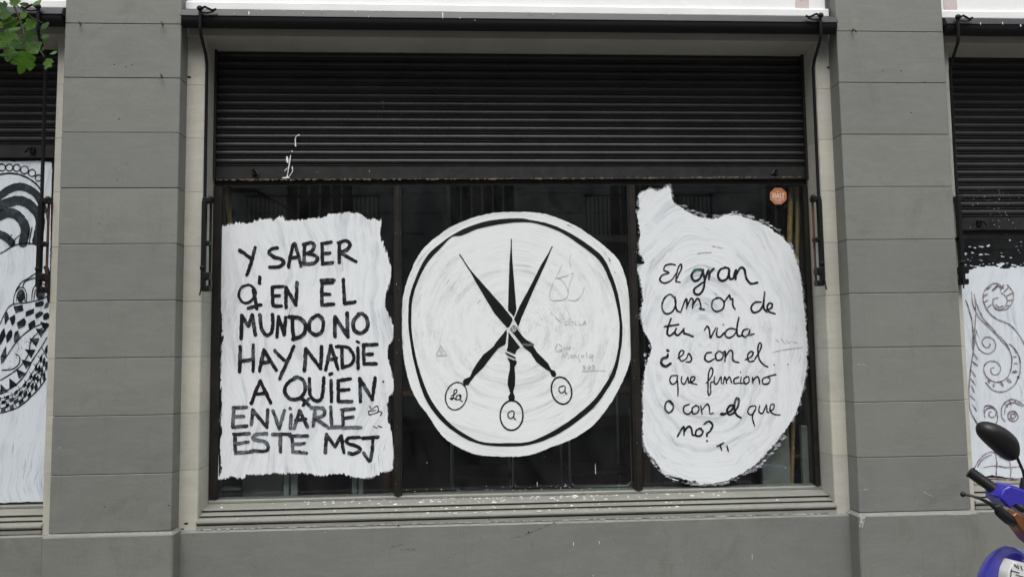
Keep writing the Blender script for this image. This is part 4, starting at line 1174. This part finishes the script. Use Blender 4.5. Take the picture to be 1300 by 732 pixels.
for px, py, a, b in ((379,171,.003,.004),(375,181,.002,.010),(369,197,.003,.003),(364.5,203,.005,.010),(366,215,.003,.026),(370,213,.002,.012),(362,226,.006,.003),(469,217,.002,.006),(402,218,.002,.002),(486,129,.002,.005),(486,136,.0015,.003),(480,148,.002,.002),(395,181,.0015,.002),(640,84,.0015,.003)):
    p = at(px, py, .249); it.append((p[0], p[1], p[2], a*.8, b*.8, 'front'))
for _ in range(50):
    px = 1250+rnd.gauss(10, 18); py = rnd.uniform(238, 292)
    if px > 1222:
        p = at(px, py, .247); it.append((p[0], p[1], p[2], rnd.uniform(.0008, .003), rnd.uniform(.0008, .003), 'front'))
drops('paint_splashes', it, M['splash'], bld, 'white paint dribbles on awning case, shutter and low wall')
ink_word('paint_dribble', [([(668,90),(652,98),(645,115)], .9), ([(645,115),(647,152)], 1.7), ([(665,92)], 2.0), ([(627,178),(628,184)], 1.3), ([(620,203),(614,245),(606,290),(600,326)], 1.2), ([(600,212),(603,240)], 2.6),
   ([(630,262),(630,290),(612,318)], .8), ([(585,290),(602,272)], .8), ([(578,326),(612,324)], 1.6)], (225, 150), 4.307, 1, shut1, M['splash'], .2445, 'thin white paint dribble', rag=.35, step=.35, taper=.1)
wornbar = simple('rubbed bare metal', (.13, .10, .075), .6, var=.5, scale=50)
ink_word('worn_edge', [[(275,228.3),(650,226.8),(1018,224.6)]], (0, 0), 1.0, 1.3, shut1, wornbar, .2452, 'rubbed lower edge of the bar', rag=1.6, dry=.42, seed=13, step=.5, taper=0)
# worn pale paint along the ledges, hairline cracks, flakes
pale = simple('worn pale edge', (.42, .43, .41), .7); crk = simple('hairline crack', (.115, .115, .105), .9); flake = simple('flaked plaster', (.40, .41, .40), .8, var=.3, scale=90)
ink_word('worn_edge', [[(230,672.5),(500,665),(800,657.5),(1079,650.5)]], (0, 0), 1.0, .9, bld, pale, .0685, 'worn pale line along the low wall', rag=1.0, dry=.38, seed=3, step=.5, taper=0)
ink_word('worn_edge', [[(57,678.2),(130,677.2),(217,675.8)]], (0, 0), 1.0, 1.4, bld, pale, -.0312, 'worn pale line along the pillar base', rag=.9, dry=.30, seed=4, step=.5, taper=0)
ink_word('worn_edge', [[(1100,653.2),(1160,652.4),(1234,652.6)]], (0, 0), 1.0, 1.4, bld, pale, -.0312, 'worn pale line along the pillar base', rag=.9, dry=.34, seed=5, step=.5, taper=0)
ink_word('paint_flake', [], (0, 0), 1.0, 1, bld, flake, -.0308, 'flaked paint on the corner of the pillar base', polys=[[(1092,655),(1099,654),(1098,662),(1095,670),(1091,669)]], rag=2.4, dry=.36, seed=9, step=.4)
ink_word('crack', [[(640,686),(672,676),(700,664),(716,662)],[(671,676),(675,688),(677,698)],[(508,697),(528,696)],[(585,680),(583,668)],[(752,665),(753,672)],[(478,704),(492,696),(510,690)]], (0, 0), 1.0, .75, bld, crk, .0688, 'hairline cracks in the low wall', rag=.8, dry=.40, seed=6, step=.4, taper=.3)
ink_word('scratch', [[(1088,462),(1102,463)],[(1090,622),(1108,620)],[(1168,622),(1185,630)],[(90,700),(110,690)],[(74,569),(78,566)]], (0, 0), 1.0, .7, bld, pale, -.0015, 'small pale scratches', rag=.6, dry=.36, seed=7, step=.4, taper=.4)
it = []
for _ in range(26):
    px = rnd.uniform(1098, 1225); py = 732-abs(rnd.gauss(0, 12))
    p = at(px, py, -.0305); it.append((p[0], p[1], p[2], rnd.uniform(.0008, .0028), rnd.uniform(.0008, .002), 'front'))
drops('paint_specks', it, flake, bld, 'pale specks low on the right pillar base')
it = []
for px, py, a, b in ((756,595,.0018,.030),(682,615,.0016,.016),(542,587,.0015,.004),(691,579,.0015,.002),(506,601,.004,.004),(504,582,.002,.002),(997,593,.002,.004),(1008,568,.002,.003),(830,510,.002,.003)):
    p = at(px, py, .262); it.append((p[0], p[1], p[2], a, b, 'front'))
for _ in range(60):
    px = rnd.gauss(700, 110); py = 622-abs(rnd.gauss(0, 3.2))-(px-650)*.012
    if 515 < px < 795:
        p = at(px, py, .262); it.append((p[0], p[1], p[2], rnd.uniform(.001, .004), rnd.uniform(.0008, .0022), 'front'))
for _ in range(24):
    px = rnd.choice((505, 806))+rnd.gauss(0, 2.0); py = rnd.uniform(280, 615)
    p = at(px, py, .243); it.append((p[0], p[1], p[2], rnd.uniform(.0006, .0015), rnd.uniform(.0008, .004), 'front'))
drops('paint_specks', it, M['splash'], win1, 'white paint specks on the middle pane and mullions')
# holes and chips on the walls
hl = []
for px, py in ((145,82),(168,82),(149,228),(133,643),(214,641),(1121,90),(1144,90),(1157,143),(1174,104),(1154,697),(151,151),(160,85)):
    p = at(px, py, -.001); hl.append((p[0], p[1], p[2], .0042, .0036, 'front'))
for px, py in ((506,666),(671,675),(1017,1),(232,671)):
    p = at(px, py, .069); hl.append((p[0], p[1], p[2], .007, .005, 'front'))
for px, py in ((236,664),(240,98),(1052,86)):
    p = at(px, py, .099); hl.append((p[0], p[1], p[2], .012, .007, 'front'))
drops('plug_holes', hl, M['screw'], bld, 'small dark plug holes and chips')
# hooks left in the joints
hk = MB()
for px, py, y in ((103,31,0),(207,31,0),(206,97,0),(1082,40,0)):
    p = Vector(at(px, py, y))
    hk.tube([p+Vector((0, .005, 0)), p+Vector((-.003, -.018, .006)), p+Vector((.004, -.026, -.006)), p+Vector((.010, -.022, -.016))], .0035, 6)
hk.build('wall_hooks', M['rust'], bld, 'small rusty hooks left in the joints', kind='stuff')

# ------------------------------------------------------------------ things inside the room
def rod(name, a, b, r, mat, label, cat, group=None):
    t = MB().tube([a, ((a[0]+b[0])/2+.006, (a[1]+b[1])/2, (a[2]+b[2])/2), b], r, 8).build(name, mat, None, label, smooth=True)
    t['category'] = cat
    if group: t['group'] = group
    return t
rod('bamboo_pole', at(988, 720, .42), at(1005, 200, .335), .015, M['bamboo'], 'thicker yellow bamboo pole leaning behind the right pane, nearest the sticker', 'bamboo pole', 'bamboo poles inside the window')
rod('bamboo_pole', at(1002, 720, .42), at(1014, 200, .340), .012, M['bamboo'], 'thinner yellow bamboo pole behind the right pane, nearest the frame', 'bamboo pole', 'bamboo poles inside the window')
rod('bamboo_pole', at(330, 720, .74), at(284, 200, .335), .015, M['bamboo'], 'yellow bamboo pole behind the left pane above the capital letters', 'bamboo pole', 'bamboo poles inside the window')

def box_thing(name, mb, mat, label, cat):
    o = mb.build(name, mat, None, label); o['category'] = cat; return o
def px_box(x0, x1, ytop, ybot, y, d, b=.003):
    a = at(x0, ytop, y); c = at(x1, ybot, y)
    return MB().box(a[0], c[0], y, y+d, c[2], a[2], b=b)
cab = thing('cabinet', 'grey low cabinet inside behind the bottom of the left pane', 'cabinet', at(330, 640, .45))
px_box(308, 359, 590, 700, .36, .35).build('body', M['greyboard'], cab)
px_box(281, 305, 618, 622, .33, .05).build('shelf', M['palepost'], cab)
cab2 = thing('display_board', 'grey board standing inside behind the bottom of the right pane', 'board', at(985, 640, .40))
px_box(966, 1008, 540, 700, .325, .03).build('panel', M['greyboard'], cab2)
px_box(1017, 1032, 540, 700, .33, .03).build('panel', M['greyboard'], cab2)
st = thing('pale_stand', 'pale grey post pair inside under the words ESTE', 'stand', at(368, 640, .36))
px_box(360, 366, 596, 700, .322, .012).build('post', M['palepost'], st)
px_box(369, 377, 596, 700, .322, .012).build('post', M['palepost'], st)
st2 = thing('pale_stand', 'pale grey post inside under the letters MSJ', 'stand', at(455, 640, .36))
px_box(447, 453, 600, 700, .322, .012).build('post', M['palepost'], st2)
px_box(455, 461, 600, 700, .322, .012).build('post', M['palepost'], st2)

tb = thing('table', 'long brown wooden table inside behind the painted disc', 'table', (.3, 1.3, 0))
a = at(480, 497, 1.1); b = at(830, 489, 1.1)
MB().box(a[0], b[0], 1.1, 1.8, a[2]-.03, a[2]+.0, b=.003).build('tabletop', M['wood'], tb)
for lx in (a[0]+.05, b[0]-.05):
    for ly in (1.15, 1.75):
        MB().box(lx-.02, lx+.02, ly-.02, ly+.02, .02, a[2]-.032).build('leg', M['wood'], tb)

def chair(px0, px1, ytop, ybot, y, label):
    a = at(px0, ytop, y); c = at(px1, ybot, y)
    x0, x1, z0, z1 = a[0], c[0], c[2], a[2]
    t = thing('metal_chair', label, 'chair', ((x0+x1)/2, y, 0.02), 'metal chairs inside the shop')
    r = .03
    MB().tube([(x0, y, z1), (x0, y, z0+r), (x0+r, y, z0), (x1-r, y, z0), (x1, y, z0+r), (x1, y, z1)], .008, 6).build('front_frame', M['tubing'], t, smooth=True)
    MB().tube([(x0, y+.4, .02), (x0, y+.42, z1+.25), (x0+r, y+.42, z1+.28), (x1-r, y+.42, z1+.28), (x1, y+.42, z1+.25), (x1, y+.4, .02)], .008, 6).build('rear_frame', M['tubing'], t, smooth=True)
    MB().box(x0+.01, x1-.01, y, y+.42, z0+.06, z0+.085, b=.008).build('seat', M['black'], t)
    MB().box(x0+.012, x1-.012, y+.41, y+.43, z1+.02, z1+.25, b=.006).build('backrest', M['black'], t)
    for lx in (x0+.012, x1-.012):
        MB().tube([(lx, y, z0), (lx-.0, y, .02)], .008, 6).build('leg', M['tubing'], t)
chair(573, 652, 556, 621, .62, 'metal framed chair inside below the left half of the disc')
chair(722, 803, 520, 616, .60, 'metal framed chair inside below the right half of the disc')

# ------------------------------------------------------------------ opposite side of the street (seen only as a reflection in the glass)
opp = thing('opposite_building', 'pale building across the street, mirrored in the shop glass', 'building', (0, -14.5, 0))
M['opp'] = simple('opposite render', (0.60, 0.60, 0.60), 0.8, var=0.12, scale=1.5)
M['oppdark'] = simple('opposite opening', (0.02, 0.02, 0.022), 0.3)
M['opptrim'] = simple('opposite trim', (0.62, 0.62, 0.60), 0.6)
MB().box(-26, 28, -20, -14.06, 0, 13.0).build('wall', M['opp'], opp)
for k in range(27):
    MB().box(-26, 28, -14.055, -14.02, .04+k*.48, .04+k*.48+.455, b=.006).build('course', M['opp'], opp)
for wx in (-11, -7.2, -3.4, .4, 4.2, 8.0, 11.8):
    for wz in (.9, 4.3, 7.9):
        w = MB().box(wx-.75, wx+.75, -14.018, -13.99, wz, wz+2.3).build('window', M['oppdark'], opp)
        MB().box(wx-.85, wx-.75, -14.018, -13.93, wz-.1, wz+2.4).box(wx+.75, wx+.85, -14.018, -13.93, wz-.1, wz+2.4).box(wx-.749, wx+.749, -14.018, -13.93, wz+2.3, wz+2.4).build('frame', M['opptrim'], w)
        bb_ = MB()
        for q in range(1, 6):
            bb_.box(wx-.75+q*.25-.02, wx-.75+q*.25+.02, -13.988, -13.96, wz, wz+2.3)
        bb_.build('bars', M['opptrim'], w)
for wx in (-3.4, 4.2):
    s = MB().box(wx-1.5, wx+1.5, -14.018, -13.1, 4.0, 4.15).build('balcony', M['opp'], opp)
    r_b = MB()
    for q in range(31):
        r_b.box(wx-1.45+q*.0966-.01, wx-1.45+q*.0966+.01, -13.16, -13.14, 4.15, 5.05)
    r_b.box(wx-1.5, wx+1.5, -13.18, -13.12, 5.051, 5.10)
    r_b.build('railing', M['black'], s)

# ------------------------------------------------------------------ street tree, its low branch hanging into the corner
M['bark'] = simple('bark', (0.07, 0.065, 0.045), 0.9, var=0.3, scale=25, bmp=0.6, bscale=40)
def leaf_mat(name, c):
    m, nt, bs = mat_new(name)
    pos = world_pos(nt)
    cc = ramp(nt, noise(nt, pos, 22, 4, .6), [(0.3, [v*.75 for v in c]), (0.7, [v*1.2 for v in c])])
    nt.links.new(cc, bs.inputs['Base Color'])
    bs.inputs['Roughness'].default_value = 0.6
    bs.inputs['Specular IOR Level'].default_value = 0.25
    tl = N(nt, 'ShaderNodeBsdfTranslucent')
    hs_ = mixc(nt, 1.0, cc, (1.5, 1.7, .6), 'MULTIPLY')
    nt.links.new(hs_, tl.inputs['Color'])
    mx = N(nt, 'ShaderNodeMixShader'); mx.inputs[0].default_value = .40
    out = nt.nodes['Material Output']
    nt.links.new(bs.outputs[0], mx.inputs[1]); nt.links.new(tl.outputs[0], mx.inputs[2]); nt.links.new(mx.outputs[0], out.inputs[0])
    return m
LM = [leaf_mat('leaf green', (0.062, 0.145, 0.020)), leaf_mat('leaf pale', (0.10, 0.19, 0.065)), leaf_mat('leaf dark', (0.035, 0.085, 0.022))]
tree = thing('street_tree', 'green leafy street tree with a low branch hanging into the top left corner', 'tree', (-3.7, -1.9, 0))
tr = MB()
tr.tube([(-3.7, -1.9, -.05), (-3.68, -1.9, 1.2), (-3.75, -1.85, 2.4), (-3.7, -1.9, 3.6), (-3.62, -1.95, 5.0), (-3.7, -1.9, 6.2)], [.17, .14, .125, .11, .075, .03], 12)
trunk = tr.build('trunk', M['bark'], tree, smooth=True)
b0 = Vector((-3.72, -1.88, 2.9))
bt = [Vector(at(-160, -130, -1.75)), Vector(at(-40, -60, -1.72)), Vector(at(16, 3, -1.70)), Vector(at(24, 22, -1.69)), Vector(at(31, 45, -1.68)), Vector(at(45, 56, -1.68)), Vector(at(56, 72, -1.67))]
MB().tube([b0]+bt, [.035, .018, .009, .0035, .0028, .0024, .0018, .0012], 7).build('branch', M['bark'], tree, smooth=True)
MB().tube([bt[2], Vector(at(40, 22, -1.68)), Vector(at(55, 30, -1.66))], [.0022, .0018, .001], 6).build('twig', M['bark'], tree)
MB().tube([bt[3], Vector(at(10, 30, -1.70)), Vector(at(-20, 38, -1.72))], [.0022, .0018, .001], 6).build('twig', M['bark'], tree)
LEAF = {
 'lobed': [(0,0),(.20,.06),(.40,.12),(.46,.26),(.42,.38),(.56,.50),(.54,.66),(.38,.70),(.26,.68),(.20,.88),(.02,1.0),(-.16,.88),(-.20,.70),(-.42,.74),(-.56,.58),(-.50,.44),(-.40,.36),(-.44,.16),(-.20,.05)],
 'fan': [(0,0),(.14,.18),(.46,.42),(.52,.62),(.36,.72),(.30,.86),(.12,.84),(0,.96),(-.12,.82),(-.30,.88),(-.36,.70),(-.52,.58),(-.42,.38),(-.14,.16)],
 'long': [(0,0),(.12,.14),(.20,.36),(.19,.58),(.12,.80),(0,1.0),(-.12,.80),(-.20,.58),(-.20,.34),(-.12,.12)],
}
def leaf(px, py, size, ang, kind, mi, y, tilt=(0, 0), wx=1.0):
    out = [tuple(q) for q in catmull([(a*random.uniform(.8, 1.15), b+random.uniform(-.04, .04)) for a, b in LEAF[kind]], 2, True)]
    c = Vector(at(px, py, y))
    s = size*(y-CAM[1])/FPX
    rot = Matrix.Rotation(R_(tilt[1]), 3, 'Z') @ Matrix.Rotation(R_(tilt[0]), 3, 'X') @ Matrix.Rotation(R_(-ang), 3, 'Y')
    pts = []
    for (x, z) in out:
        pts.append(Vector((x*wx*s, -.10*s*abs(x)-.12*s*(z-.5)**2+random.uniform(-.02, .02)*s, (z-.5)*s)))
    ctr = [Vector((0, -.03*s, (t-.5)*s)) for t in (.25, .6)]
    vs = [c+rot @ p for p in pts]+[c+rot @ p for p in ctr]
    n = len(pts); fs = []
    for k in range(n):
        k2 = (k+1) % n
        m = n if (out[k][1]+out[k2][1])/2 < .42 else n+1
        if len({k, k2, m}) == 3:
            fs.append([k, k2, m])
    # bridge where the hub changes
    for k in range(n):
        k2 = (k+1) % n; k3 = (k-1) % n
        ma = n if (out[k3][1]+out[k][1])/2 < .42 else n+1
        mb_ = n if (out[k][1]+out[k2][1])/2 < .42 else n+1
        if ma != mb_:
            fs.append([k, n, n+1])
    return link('leaf', mesh_from(vs, fs, 'leaf'), LM[mi], tree)
# (px, py, size px, angle of the tip clockwise from up, outline, colour, depth)
LV = [(7,19,20,100,'fan',2,-1.70,.9),(16,38.5,24,98,'long',1,-1.66,.9),(14,28,26,95,'fan',0,-1.69,.6),(37,32.5,22,100,'lobed',0,-1.67,.8),(57,33.5,15,150,'long',2,-1.65,1.1),
      (57.5,47,14,95,'long',1,-1.66,1.0),(43,61,27,128,'fan',1,-1.64,.72),(10,52,26,140,'lobed',0,-1.72,1.0),(13,71,20,172,'lobed',0,-1.69,.9),(31,80,30,160,'lobed',0,-1.65,.85),
      (68,67.5,10,128,'long',1,-1.66,.9),(61,82,17,160,'lobed',0,-1.66,.55),(47,4,13,135,'long',1,-1.66,1.3),(37,46,20,100,'lobed',2,-1.73,.7),(2,32,10,120,'fan',0,-1.68,1.),
      (19,3,16,110,'fan',1,-1.74,.7),(31,6,13,80,'long',2,-1.70,1.2),(20,56,15,200,'fan',2,-1.76,.9),(4,8,18,60,'lobed',2,-1.76,.8),(30,20,14,130,'fan',0,-1.74,.8),(-8,45,26,110,'lobed',0,-1.70,.9),(-14,20,28,90,'lobed',2,-1.74,.9),(-20,65,24,150,'fan',0,-1.70,.9),(-3,-12,26,70,'lobed',0,-1.70,.9),(-30,-5,26,60,'lobed',1,-1.70,.9),(30,-14,24,60,'lobed',0,-1.72,.9),(26,60,12,120,'long',0,-1.68,1.0),(55,62,8,140,'long',0,-1.66,1.0)]
for (px, py, sz, an, kd, mi, y, wx) in LV:
    leaf(px, py, sz, an, kd, mi, y, (random.uniform(-25, 10), random.uniform(-20, 20)), wx)
cr = MB()
rn = random.Random(3)
for _ in range(1700):
    while True:
        p = Vector((rn.uniform(-1, 1), rn.uniform(-1, 1), rn.uniform(-1, 1)))
        if p.length < 1 and p.length > .3: break
    c = Vector((-4.2+p.x*1.35, -2.3+p.y*1.4, 5.1+p.z*1.3))
    a = Vector((rn.uniform(-1, 1), rn.uniform(-1, 1), rn.uniform(-.6, .6))).normalized()*.07
    b = Vector((rn.uniform(-1, 1), rn.uniform(-1, 1), rn.uniform(-.6, .6))).normalized()*.06
    n = len(cr.v)
    cr.v += [tuple(c-a), tuple(c-b*.6+a*.1), tuple(c+a), tuple(c+b*.7)]
    cr.f.append([n, n+1, n+2, n+3])
cr.build('crown', LM[0], tree, kind='stuff')

# ------------------------------------------------------------------ motorbike at the kerb, front towards us
M['blue'] = simple('blue glossy plastic', (0.038, 0.034, 0.36), 0.30, var=0.08, coat=0.4)
M['rubber'] = simple('black rubber', (0.009, 0.009, 0.010), 0.55, spec=.35)
M['blackplastic'] = simple('black plastic', (0.008, 0.008, 0.009), 0.42, spec=.35)
M['amber'] = simple('amber lens', (0.16, 0.058, 0.022), 0.28, var=0.35, scale=40, coat=0.5)
M['chrome'] = simple('bright steel', (0.6, 0.6, 0.6), 0.2, metal=1.0)
M['plate'] = simple('white plate', (0.72, 0.74, 0.74), 0.4)
M['mirrorglass'] = simple('mirror glass', (0.8, 0.8, 0.8), 0.03, metal=1.0)
bike = thing('motorbike', 'blue motorbike with black grip, lever and round-cornered mirror at the right edge', 'motorbike', (2.0, -1.55, 0))
Yb = -1.50
def pa(px, py, y): return Vector(at(px, py, y))
g0 = pa(1232, 599, Yb+.05); g1 = pa(1273, 628, Yb-.01)
gd = (g1-g0)
gl = [g0+gd*t for t in (0, .03, .06, .5, .97, 1.0)]
grip = MB().tube(gl, [.012, .0175, .0165, .0165, .0165, .014], 14).build('grip', M['rubber'], bike, smooth=True)
rb = MB()
for k in range(13):
    t = .10+.80*k/12
    rb.tube([g0+gd*(t-.014), g0+gd*(t-.008), g0+gd*(t+.008), g0+gd*(t+.014)], [.0165, .0188, .0188, .0165], 12)
rb.build('grip_ribs', M['rubber'], grip)
MB().tube([g0-gd*.05, g0-gd*.01, g0+gd*.03], [.013, .0195, .019], 12).build('bar_end', M['blackplastic'], grip, smooth=True)
hb = MB().tube([g1-gd*.1, g1+gd*.6, pa(1310, 640, Yb-.06), pa(1370, 640, Yb-.08), pa(1430, 630, Yb-.06), pa(1470, 605, Yb+.0)], .011, 10).build('handlebar', M['blackplastic'], bike, smooth=True)
# brake lever
lv = MB()
lp = [pa(1222.5, 627, Yb-.03), pa(1232, 628.5, Yb-.045), pa(1244, 632, Yb-.055), pa(1256, 638, Yb-.060), pa(1266, 647, Yb-.062), pa(1276, 655, Yb-.06), pa(1288, 660, Yb-.06)]
lv.tube(lp, [.0035, .0042, .0048, .0058, .0072, .009, .011], 8)
lv.ball(lp[0], .0085)
lv.build('brake_lever', M['blackplastic'], bike, smooth=True)
pv = MB()
pv.tube([pa(1267, 642, Yb-.055), pa(1270, 650, Yb-.06), pa(1280, 658, Yb-.06), pa(1290, 662, Yb-.05)], [.012, .016, .018, .018], 10)
pv.tube([pa(1263, 643, Yb-.05), pa(1264, 651, Yb-.06), pa(1270, 657, Yb-.06)], .0035, 6)
pv.build('lever_bracket', M['blackplastic'], bike, smooth=True)
# blue switch housing / cowl
def extr(name, outline, y0, y1, mat, bev=.006, label=None, parent=None, bulge=0.0):
    """outline in photo pixels on plane y0, real thickness towards y1, rounded edges"""
    bm = bmesh.new()
    P0 = [pa(x, y, y0) for x, y in outline]
    vs = [bm.verts.new(p) for p in P0]
    f = bm.faces.new(vs)
    r = bmesh.ops.extrude_face_region(bm, geom=[f])
    for v in [e for e in r['geom'] if isinstance(e, bmesh.types.BMVert)]:
        v.co.y = y1
    bmesh.ops.recalc_face_normals(bm, faces=bm.faces)
    if bev > 0:
        bmesh.ops.bevel(bm, geom=[e for e in bm.edges], offset=bev, segments=3, affect='EDGES', clamp_overlap=True)
    me = bpy.data.meshes.new(name); bm.to_mesh(me); bm.free()
    o = link(name, me, mat, parent or bike, label, smooth=True)
    me.set_sharp_from_angle(angle=R_(40))
    return o
extr('switch_housing', [(1268,632),(1274,620),(1283,615),(1296,619),(1320,628),(1345,634),(1345,665),(1318,659),(1300,650),(1290,642),(1282,646)], Yb-.045, Yb+.035, M['blue'], .007, 'blue plastic housing beside the grip')
extr('turn_signal', [(1284,654),(1292,649),(1306,656),(1322,672),(1330,694),(1322,700),(1306,687),(1292,668)], Yb-.075, Yb-.02, M['amber'], .006, 'amber turn signal lens')
# mirror: stem and shell seen from behind
ms = MB().tube([pa(1303, 628, Yb-.005), pa(1302, 612, Yb-.005), pa(1299, 598, Yb+.0), pa(1292, 582, Yb+.005), pa(1284, 572, Yb+.01)], [.009, .0052, .0045, .0045, .006], 8).build('mirror_stem', M['blackplastic'], bike, smooth=True)
MB().tube([pa(1301, 632, Yb-.005), pa(1300, 616, Yb-.005), pa(1300, 606, Yb-.003)], [.016, .013, .008], 12).build('stem_boot', M['rubber'], ms, smooth=True)
MS = [(1244,545),(1246,538.5),(1252,535.5),(1262,536),(1274,541),(1285,549),(1292.5,558),(1295.5,568),(1295,578),(1291,584),(1285,585),(1277,581),(1266,572),(1255,562),(1247,553)]
cxm = sum(p[0] for p in MS)/len(MS); cym = sum(p[1] for p in MS)/len(MS)
rings = []
outl = catmull(MS, 3, True)
for sc_, dy in ((.93, .030), (1.0, .022), (1.0, .012), (.93, -.004), (.78, -.016), (.5, -.024), (.2, -.027)):
    rings.append([tuple(pa(cxm+(x-cxm)*sc_, cym+(y-cym)*sc_, Yb)+Vector((0, dy, 0))) for x, y in outl])
msh = MB().loft(rings).build('mirror_shell', M['blackplastic'], ms, smooth=True)
# lower blue cowl with headlight and white plate
CW = [(1245,745),(1248,730),(1254,717),(1262,706),(1272,698),(1283,693.5),(1292,695),(1300,699),(1318,696),(1340,692),(1372,694),(1392,706),(1402,730),(1398,770),(1372,806),(1320,822),(1270,806),(1242,775)]
cwc = (1318, 756)
outl = catmull(CW, 2, True)
rings = []
for sc_, dy in ((.80, .05), (.95, .04), (1.0, .02), (.985, .0), (.90, -.03), (.74, -.055), (.45, -.070), (.15, -.074)):
    rings.append([tuple(pa(cwc[0]+(x-cwc[0])*sc_, cwc[1]+(y-cwc[1])*sc_, Yb+.05)+Vector((0, dy, 0))) for x, y in outl])
MB().loft(rings).build('front_cowl', M['blue'], bike, 'blue front cowl', smooth=True)
pl = extr('number_panel', [(1279,736),(1281,724),(1287,712),(1300,715),(1330,722),(1352,726),(1350,780),(1290,775)], Yb-.045, Yb+.0, M['plate'], .002, 'white panel with black marks on the cowl')
ink_word('print_mark', [[(1288,716),(1291,719.5)],[(1292,716.5),(1293,721.5)],[(1296,717.5),(1298,723)],[(1285,724),(1294,726.5)],[(1290,729),(1300,732)],[(1284,722),(1283,732)],[(1303,719),(1304,724),(1309,722)]], (0, 0), 1.0, 1.1, pl, M['black'], Yb-.0465, rag=.1, step=.4, taper=0)
# rest of the bike, beyond the edge of the frame: it stands turned away to the right
cx = pa(1350, 640, Yb).x+.02
BA = R_(62)
def L(a, l, z):
    """a: sideways, l: distance behind the steering head"""
    return (cx+l*math.sin(BA)+a*math.cos(BA), -1.47+l*math.cos(BA)-a*math.sin(BA), z)
def wheel(l, r=.28):
    n = 28
    ty = MB().tube([L(0, l+r*math.cos(2*math.pi*k/n), r+r*math.sin(2*math.pi*k/n)) for k in range(n+1)], .038, 10, caps=False).build('wheel', M['rubber'], bike, smooth=True)
    MB().tube([L(0, l+(r-.045)*math.cos(2*math.pi*k/n), r+(r-.045)*math.sin(2*math.pi*k/n)) for k in range(n+1)], .018, 8, caps=False).build('rim', M['chrome'], ty, smooth=True)
    for k in range(12):
        a = 2*math.pi*k/12
        MB().tube([L(0, l, r), L(0, l+(r-.05)*math.cos(a), r+(r-.05)*math.sin(a))], .003, 5).build('spoke', M['chrome'], ty)
    MB().tube([L(-.05, l, r), L(.05, l, r)], .04, 12).build('hub', M['chrome'], ty)
wheel(-.10); wheel(1.12)
for s in (-1, 1):
    MB().tube([L(.09*s, -.10, .28), L(.09*s, .06, .90)], .017, 8).build('fork_leg', M['chrome'], bike, smooth=True)
fe = MB()
n = 12
fr = []
for k in range(n+1):
    a = R_(10+150*k/n)
    fr.append([L(wx_, -.10-.335*math.cos(a), .28+.335*math.sin(a)-abs(wx_)*.25) for wx_ in (-.06, -.035, 0, .035, .06)])
for k in range(n):
    for j in range(4):
        b = len(fe.v); fe.v += [fr[k][j], fr[k][j+1], fr[k+1][j+1], fr[k+1][j]]; fe.f.append([b, b+1, b+2, b+3])
fo = fe.build('front_mudguard', M['blue'], bike)
md = fo.modifiers.new('solid', 'SOLIDIFY'); md.thickness = .004
MB().tube([L(0, .10, .88), L(0, .25, .55), L(0, .5, .38), L(0, .95, .42), L(0, 1.25, .70)], .03, 10).build('frame', M['blackplastic'], bike, smooth=True)
MB().loft([[L(.12*math.cos(a)*q, l, .34+.13*math.sin(a)*q) for a in [2*math.pi*k/10 for k in range(10)]] for l, q in ((.40, .6), (.46, 1), (.70, 1), (.78, .6))]).build('engine', M['chrome'], bike)
MB().loft([[L(.12*math.cos(a)*s_, y_, z_+.06*math.sin(a)) for a in [2*math.pi*k/12 for k in range(12)]] for y_, z_, s_ in ((.45, .72, .6), (.65, .73, 1.0), (1.0, .75, 1.05), (1.32, .78, .8))]).build('seat', M['blackplastic'], bike, smooth=True)
MB().loft([[L(.10*math.cos(a)*s_, y_, z_+.07*math.sin(a)) for a in [2*math.pi*k/12 for k in range(12)]] for y_, z_, s_ in ((.12, .84, .9), (.3, .64, 1.0), (.8, .60, 1.1), (1.38, .70, .6))]).build('body_panel', M['blue'], bike, smooth=True)
MB().tube([L(.12, .65, .25), L(.25, .68, 0.0)], .012, 8).build('side_stand', M['black'], bike)
q0 = pa(1470, 605, Yb); 
MB().tube([q0-Vector((.12, .01, -.0)), q0], .0165, 12).build('grip', M['rubber'], bike, smooth=True)
